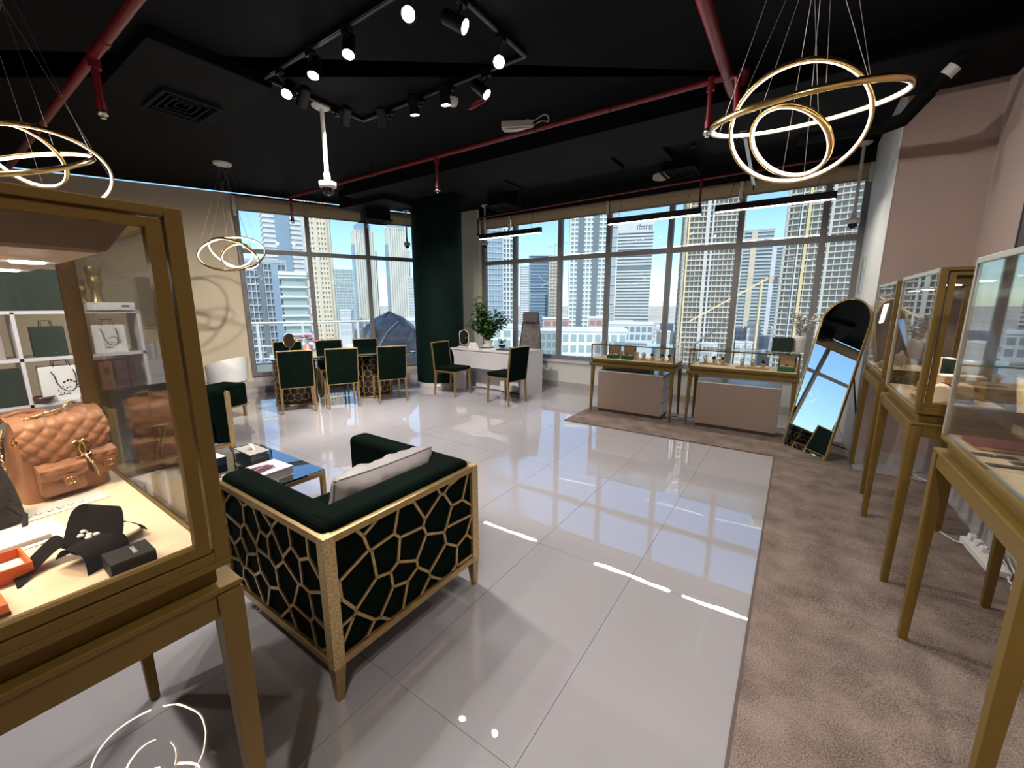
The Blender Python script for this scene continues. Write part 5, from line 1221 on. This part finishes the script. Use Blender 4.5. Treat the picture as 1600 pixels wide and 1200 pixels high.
tag(obj('floor_cable', MB().tube([(1.03, 5.02, .01), (1.06, 4.9, .006), (1.12, 4.83, .006)], .004, 6), M_white), 'thin white cord at the foot of the farthest right case', 'cord')
tag(obj('floor_cable', MB().tube([(-1.30, 5.75, .016), (-1.22, 5.80, .018), (-1.15, 5.72, .018), (-1.08, 5.83, .018), (-.96, 5.92, .008)], .005, 6), M_grey), 'grey cord on the mat between the two counter cases', 'cord')
t = thing('notice_sheet', 'clear acrylic notice on the pale wall beside the window', 'notice', (.594, 6.54, 1.88), 0)
obj('sheet', MB().box(-.004, -.13, -.21, .004, .13, .21), P('acrylic_notice', (.52, .60, .60), .08), t)
mb = MB()
for k in range(4): mb.box(-.0055, .02-.02*(k % 2), -.15+.075*k, -.0045, .07-.02*(k % 2), -.10+.075*k)
obj('notice_print', mb, M_grey, t)
t = thing('wall_picture', 'dark framed panel on the taupe wall at the right picture edge', 'picture', (XR-.001, 3.80, 2.15))
obj('frame', MB().box(-.02, -.52, -.38, 0, .52, .38), M_black, t, bevel=.003); obj('panel', MB().box(-.022, -.47, -.33, -.02, .47, .33), P('plum_panel', (.05, .04, .05), .5), t)
# ------------------------------------------------------------------ terrace outside the left window
M_gravel = P('gravel', (.62, .52, .36), .9, vary=.45, scale=45, bump=.5, bscale=60)
M_cwhite = P('white_render', (.75, .77, .77), .7, vary=.04)
tr = struct(empty('terrace', LA, LANG))
obj('gravel_bed', MB().box(-1.0, .12, -.4, 5.5, 1.75, -.10), M_gravel, tr)
obj('kerb', MB().box(-1.0, 1.75, -.4, 5.5, 2.15, .22), M_cwhite, tr)
obj('kerb_line', MB().box(-1.0, 1.742, .205, 5.5, 1.75, .222), M_black, tr)
t = thing('railing', 'white metal terrace railing outside the left window', 'railing', LA, LANG)
for x in (-.35, .52, 1.44, 2.27, 2.70, 3.6, 4.5): obj('post', MB().box(x-.022, 1.97, .22, x+.022, 2.03, 1.10), M_cwhite, t)
for z, r in ((1.12, .028), (.30, .018)): obj('rail', MB().cyl((-1, 2.0, z), (5.5, 2.0, z), r, n=12), M_cwhite, t)
obj('rail', MB().box(-1, 1.985, .58, 5.5, 2.015, .61), M_cwhite, t)
# plastic-wrapped stack on the terrace
t = thing('wrapped_stack', 'stack of goods wrapped in blue grey plastic sheet on the terrace', 'wrapped goods', tuple(LA + LD*3.26 + LN*1.0 + Vector((0, 0, -.10))), LANG)
rnd = random.Random(4); tarp = MB()
ringdef = [(-.02, .56, .36), (.35, .60, .40), (.80, .66, .44), (1.10, .60, .40), (1.30, .34, .22), (1.45, .03, .03)]
nr = 14; vv = []
for z, a, b in ringdef:
    for k in range(nr):
        th = 2*PI*k/nr; j = 1+rnd.uniform(-.10, .10)
        c_, s_ = math.cos(th), math.sin(th)
        vv.append((a*j*math.copysign(abs(c_)**.6, c_), b*j*math.copysign(abs(s_)**.6, s_), z+rnd.uniform(-.05, .05)*(z > 0)))
fs = []
for i in range(len(ringdef)-1):
    for k in range(nr):
        a, b, c_, d = i*nr+k, i*nr+(k+1) % nr, (i+1)*nr+(k+1) % nr, (i+1)*nr+k
        fs += [(a, b, c_), (a, c_, d)]
tarp.add(vv, fs)
obj('plastic_sheet', tarp, P('blue_grey_plastic', (.17, .19, .26), .3, vary=.35, scale=5, bump=.4, bscale=9), t)
obj('bundle', MB().box(-.40, -.30, .02, .40, .30, .8), M_grey, t)
obj('tape', MB().tube([(-.62, -.46, .3), (-.2, -.47, 1.0), (.1, -.35, 1.25)], .012, 6), M_white, t)

# ------------------------------------------------------------------ the city
ZG = -42.0
M_ground = P('city_ground', (.50, .45, .37), .95, vary=.35, scale=.012, detail=8)
struct(obj('ground', MB().prism([(-30000, -300), (900, -300), (9000, 30000), (-30000, 30000)], ZG-2, ZG), M_ground))
def bm_(name, c, r=.6, **k): return P(name, c, r, vary=.05, scale=.2, **k)  # facade colours below are paled to stand in for distance haze
C_white = bm_('facade_white', (.72, .73, .72)); C_beige = bm_('facade_beige', (.70, .60, .45)); C_conc = bm_('raw_concrete', (.58, .53, .45)); C_conc2 = bm_('pale_concrete', (.60, .57, .50))
C_glassb = bm_('blue_glass', (.27, .37, .46), .3); C_glassd = bm_('dark_glass', (.20, .26, .28), .3); C_glassg = bm_('green_grey_glass', (.32, .40, .39), .3)
C_slate = bm_('slate_glass', (.17, .20, .22), .3); C_grey = bm_('facade_grey', (.46, .49, .51)); C_pale = bm_('facade_pale_grey', (.58, .61, .62)); C_coral = bm_('coral_render', (.72, .33, .26)); C_yel = bm_('crane_yellow', (.74, .60, .32)); C_void = bm_('floor_void', (.33, .31, .275)); C_tan = bm_('tan_render', (.52, .42, .30))  # floor_void puts the shade of open floors into a solid core's colour
def tower(label, cx_, cy_, w_, d_, zt_, style, turn=0, fh=3.4, name='tower', **k):
    rz = math.atan2(-cx_, cy_) + turn       # local -y faces the room
    t = thing(name, label, 'building', (cx_, cy_, ZG), rz)
    Hh = zt_-ZG; a, b = w_/2, d_/2; nf = int(Hh/fh)
    body_m, slab_m = k.get('body', C_glassd), k.get('slab', C_white)
    ins = k.get('inset', .5)
    obj('body', MB().box(-a+ins, -b+ins, 0, a-ins, b-ins, Hh-.2), body_m, t)
    sl = MB(); th = k.get('th', 1.3)
    if style in ('bands', 'frame', 'grid'):
        for i in range(nf+1): sl.box(-a, -b, i*fh, a, b, min(i*fh+th, Hh))
        obj('floor_slabs', sl, slab_m, t, kind='stuff')
    if style in ('grid', 'frame', 'fins'):
        fn_ = MB(); n_ = k.get('n', 6); fp = k.get('fp', .15); fw = k.get('fw', .9)
        for i in range(n_+1):
            x = -a + (2*a-fw)*i/n_
            fn_.box(x, -b-fp, 0, x+fw, -b+ins+.1, Hh); fn_.box(x, b-ins-.1, 0, x+fw, b+fp, Hh)
        m_ = max(2, int(n_*d_/w_))
        for i in range(m_+1):
            y = -b + (2*b-fw)*i/m_
            for sx in (-1, 1): fn_.box(min(sx*(a+fp), sx*(a-ins-.1)), y, 0, max(sx*(a+fp), sx*(a-ins-.1)), y+fw, Hh)
        obj('facade_fins', fn_, k.get('fin', slab_m), t, kind='stuff')
    obj('roof', MB().box(-a, -b, Hh-.2, a, b, Hh+1.2), k.get('roof', slab_m), t)
    for (x0, x1, m, y) in k.get('strips', ()):
        obj('facade_strip', MB().box(x0*w_-a, -b-y, 0, x1*w_-a, -b+1, Hh-.5), m, t)
    return t
# seen through the left window
T1 = tower('white banded tower with a blue glass stripe, tallest at left', -381, 199, 32, 26, 130, 'bands', .12, 4.0, body=C_grey, slab=C_white, th=2.0, strips=((.28, .62, C_glassb, .6), (.90, 1.0, C_pale, .5)))
tower('beige stone tower with rows of small windows', -309, 188, 17.5, 17, 120, 'grid', -.05, 3.6, body=C_glassd, slab=C_beige, th=1.9, n=8, fw=1.15, strips=((.42, .50, C_beige, .5), (.86, .93, C_tan, .6)))
tower('dark blue grey apartment block at the left window edge', -210, 99, 16.8, 16, 21, 'frame', .1, 3.1, body=C_slate, slab=C_grey, th=.6, n=9, fw=.35, strips=((.30, .42, C_slate, .3), (.62, .8, C_glassb, .2)))
tower('glass apartment block with white curved floor edges', -178, 96, 10.6, 12, 14, 'bands', -.1, 3.9, body=C_glassg, slab=C_white, th=.7, inset=.9)
tower('unfinished glass tower with cranes on its roof', -555, 371, 28, 24, 52, 'grid', 0, 4, body=C_glassg, slab=C_pale, th=.7, n=7, fw=.6)
for x, y, lab, dz in ((-596, 440, 'slender cream tower with vertical ribs, left of the twin pair', 0), (-551, 471, 'slender cream tower with vertical ribs, right of the twin pair', 4)):
    tw = tower(lab, x, y, 31, 26, 118+dz, 'fins', .25, 4, body=C_grey, slab=C_beige, n=8, fw=1.9, inset=1.2, fin=bm_('cream_rib', (.74, .70, .58)))
    obj('crown', MB().box(-11, -9, 160, 11, 9, 171+dz).box(-6, -6, 171+dz, 6, 6, 177+dz), C_glassb, tw)
    obj('side_shoulder', MB().box(-17.5, -8, 0, -15, 8, 140), C_glassb, tw); obj('side_shoulder', MB().box(15, -8, 0, 18.5, 8, 132), C_glassb, tw)
tower('low grey tower beside the green column edge', -456, 415, 13, 14, 40, 'grid', 0, 4, body=C_grey, slab=C_pale, th=1, n=4)
# seen through the wide window
tower('pale blue glass tower behind the desk plant', -183, 238, 17, 16, 90, 'grid', .25, 3.6, body=C_glassb, slab=C_pale, th=.35, n=8, fw=.25)
tower('white gridded apartment tower behind the desk plant', -176, 252, 10.5, 12, 86, 'grid', .2, 3.3, body=C_glassd, slab=C_white, th=.9, n=4, fw=.8)
tower('pale sail shaped tower in the hazy distance', -335, 522, 13, 12, 58, 'bands', .1, 3.4, body=C_grey, slab=C_white, th=1.4)
tower('deep blue glass tower with thin white bands', -266, 448, 25, 20, 60, 'bands', .1, 3.8, body=bm_('deep_blue_glass', (.12, .20, .30), .3), slab=C_pale, th=.5)
tower('unfinished concrete tower under a roof crane', -229, 420, 14, 14, 55, 'frame', .1, 3.6, body=C_void, slab=C_conc2, th=.9, n=4, fw=.7)
tower('white gridded tower with dark glass strips behind the counter case', -147, 324, 29, 22, 100, 'grid', .06, 3.45, body=C_glassg, slab=C_white, th=1.2, n=9, fw=.9, strips=((.22, .38, C_slate, .5), (.62, .78, C_slate, .5)))
tower('narrow dark glass tower left of the banded tower', -154.5, 401, 7.0, 12, 118, 'bands', 0, 9, body=C_grey, slab=C_pale, th=.7)
TB = tower('white tower with even dark window bands and a rooftop sign', -141, 425, 33.5, 24, 81, 'bands', -.02, 3.05, body=C_glassd, slab=C_white, th=1.65)
obj('sign_parapet', MB().box(-16.9, -12.2, 113, 16.9, 12.2, 124), C_white, TB); obj('plant_floor', MB().box(-16.0, -12.25, 78, 16.4, -12, 81.5), C_glassd, TB)
C_sign = bm_('sign_grey', (.20, .25, .28))
obj('sign_lettering', MB().box(1.0, -12.5, 116, 2.0, -12.2, 119.4).box(2.6, -12.5, 118.4, 8.2, -12.2, 119.1).box(3.4, -12.5, 119, 4.2, -12.2, 121).box(7.6, -12.5, 117.6, 8.4, -12.2, 119.6).box(9.3, -12.5, 117.4, 10.6, -12.2, 120)
    .box(3.0, -12.5, 116, 4.1, -12.2, 117.3).box(4.6, -12.5, 116, 5.4, -12.2, 117.3).box(5.9, -12.5, 116, 6.9, -12.2, 117.3).box(7.4, -12.5, 116, 8.6, -12.2, 117.2).box(9.2, -12.5, 116, 10.3, -12.2, 117.2)
    .box(12.0, -12.5, 115.5, 14.0, -12.2, 117).box(12.0, -12.5, 117.6, 14.0, -12.2, 119.6).box(14.8, -12.5, 115, 15.5, -12.2, 120), C_sign, TB)
tower('huge concrete tower under construction wrapped in hoists, left', -55, 326, 37, 28, 135, 'frame', .12, 3.5, body=C_void, slab=C_conc, th=.75, n=13, fw=.45, inset=1.6, fp=-.5, strips=((.06, .09, C_yel, .8), (.36, .42, C_conc2, .3), (.46, .49, C_pale, .4)))
tower('grey stepped tower between the two construction towers', -40, 482, 27, 22, 72, 'bands', .1, 3.3, body=C_glassd, slab=C_pale, th=1.3, strips=((.30, .48, C_beige, .4),))
tower('dark apartment tower with a white spine left of the orchid', -22, 567, 30, 26, 64, 'bands', -.1, 3.3, body=C_glassd, slab=C_pale, th=.9, strips=((.02, .06, C_white, .6), (.28, .42, C_white, .5)))
tower('huge concrete tower under construction behind the arched mirror', 14, 325, 46, 34, 150, 'frame', -.12, 3.5, body=C_void, slab=C_conc2, th=.75, n=14, fw=.5, inset=1.6, fp=-.5, strips=((.24, .27, C_yel, .9), (.17, .18, C_white, .9), (.48, .51, C_conc2, .2)))
# yellow tower crane
t = thing('tower_crane', 'yellow tower crane among the construction towers', 'crane', (-20.6, 314, ZG), .55)
obj('mast', MB().box(-.6, -.6, 0, .6, .6, 60), C_yel, t); obj('jib', MB().beam((6, 0, 62), (-44, 0, 33), 0.6, 0.8), C_yel, t); obj('counterweight', MB().box(4, -1.2, 58, 9, 1.2, 62), C_conc, t)
t = thing('tower_crane', 'thin distant roof crane above the concrete tower', 'crane', (-232, 424, ZG), .3)
obj('mast', MB().box(-.4, -.4, 97, .4, .4, 112), C_grey, t); obj('jib', MB().beam((-8, 0, 108), (26, 0, 115), .6, .6), C_grey, t)
# nearer low blocks
def block(label, cx_, cy_, w_, d_, zt_, turn, wall, nx, nz, gl=C_glassd, name='low_block', grp=None):
    rz = math.atan2(-cx_, cy_)+turn; t = thing(name, label, 'building', (cx_, cy_, ZG), rz, grp); Hh = zt_-ZG
    obj('walls', MB().box(-w_/2, -d_/2, 0, w_/2, d_/2, Hh), wall, t); obj('parapet', MB().box(-w_/2-.3, -d_/2-.3, Hh, w_/2+.3, d_/2+.3, Hh+1), C_white, t)
    wm = MB(); top = min(Hh, nz*4.2)
    for i in range(nx):
        for j in range(nz):
            x0 = -w_/2+w_*(i+.15)/nx; x1 = -w_/2+w_*(i+.85)/nx; z1_ = Hh-1.2-j*4.2
            if z1_-2.8 > 0: wm.box(x0, -d_/2-.12, z1_-2.7, x1, -d_/2+.3, z1_)
    obj('windows', wm, gl, t, kind='stuff')
    return t
block('white block of big square windows behind the left counter case', -68.5, 159, 25, 18, -8.5, .05, C_white, 8, 6, C_glassg)
block('coral red roofed block behind the office chair', -124.5, 230, 16, 14, -6.8, .05, C_coral, 3, 4)
block('coral red block right of the office chair headrest', -100, 236, 8, 12, -6, .0, C_coral, 2, 5)
block('grey panelled hall behind the left counter case', -76, 227, 24, 16, -8.5, .0, C_pale, 8, 2)
block('white office block behind the desk plant', -112, 150, 22, 16, -8, .1, C_white, 5, 6, C_glassg)
block('dark glass pavilion behind the office chair', -103, 186, 12, 14, -11, .05, C_glassg, 4, 4)
rnd = random.Random(12)
placed = []
for o in list(COL.objects):
    if o.get('category') in ('building', 'crane'):
        rad = max([max(abs(v.co.x), abs(v.co.y)) for ch in COL.objects if ch.parent == o for v in ch.data.vertices] or [1])*1.02
        placed.append((o.location.x, o.location.y, rad if o['category'] == 'building' else 6))
WALLS = [(C_conc2, 'grey concrete'), (C_white, 'white'), (C_pale, 'pale grey'), (C_tan, 'tan'), (C_beige, 'beige'), (C_coral, 'coral red')]
def scatter(n, u0, u1, D0, D1, v0, v1, where, wts):
    done = tries = 0
    while done < n and tries < 6000:
        tries += 1
        D = rnd.uniform(D0, D1); u = rnd.uniform(u0, u1); r_ = (u-800)/651.7*D
        x, y = r_*.825-D*.565, r_*.565+D*.825; wd = rnd.uniform(6, 13); dd = rnd.uniform(6, 11); rad = max(wd, dd)*.66
        z_ = 1.52-(rnd.uniform(v0, v1)-477)/640*D
        if z_ < ZG+3 or any((x-a)**2+(y-b)**2 < (rad+c)**2 for a, b, c in placed): continue
        placed.append((x, y, rad)); done += 1
        m, nm = rnd.choices(WALLS, wts)[0]
        block('low ' + nm + ' building ' + where, x, y, wd, dd, z_, rnd.uniform(-.5, .5), m, rnd.randint(3, 6), 4, C_grey, grp='low ' + nm + ' buildings ' + where)
scatter(120, 950, 1400, 270, 640, 502, 560, 'in the district under the construction towers', (4, 5, 4, 2, 1, .4))
scatter(24, 400, 650, 260, 900, 483, 520, 'beyond the terrace railing', (1, 4, 3, 2, 3, 0))
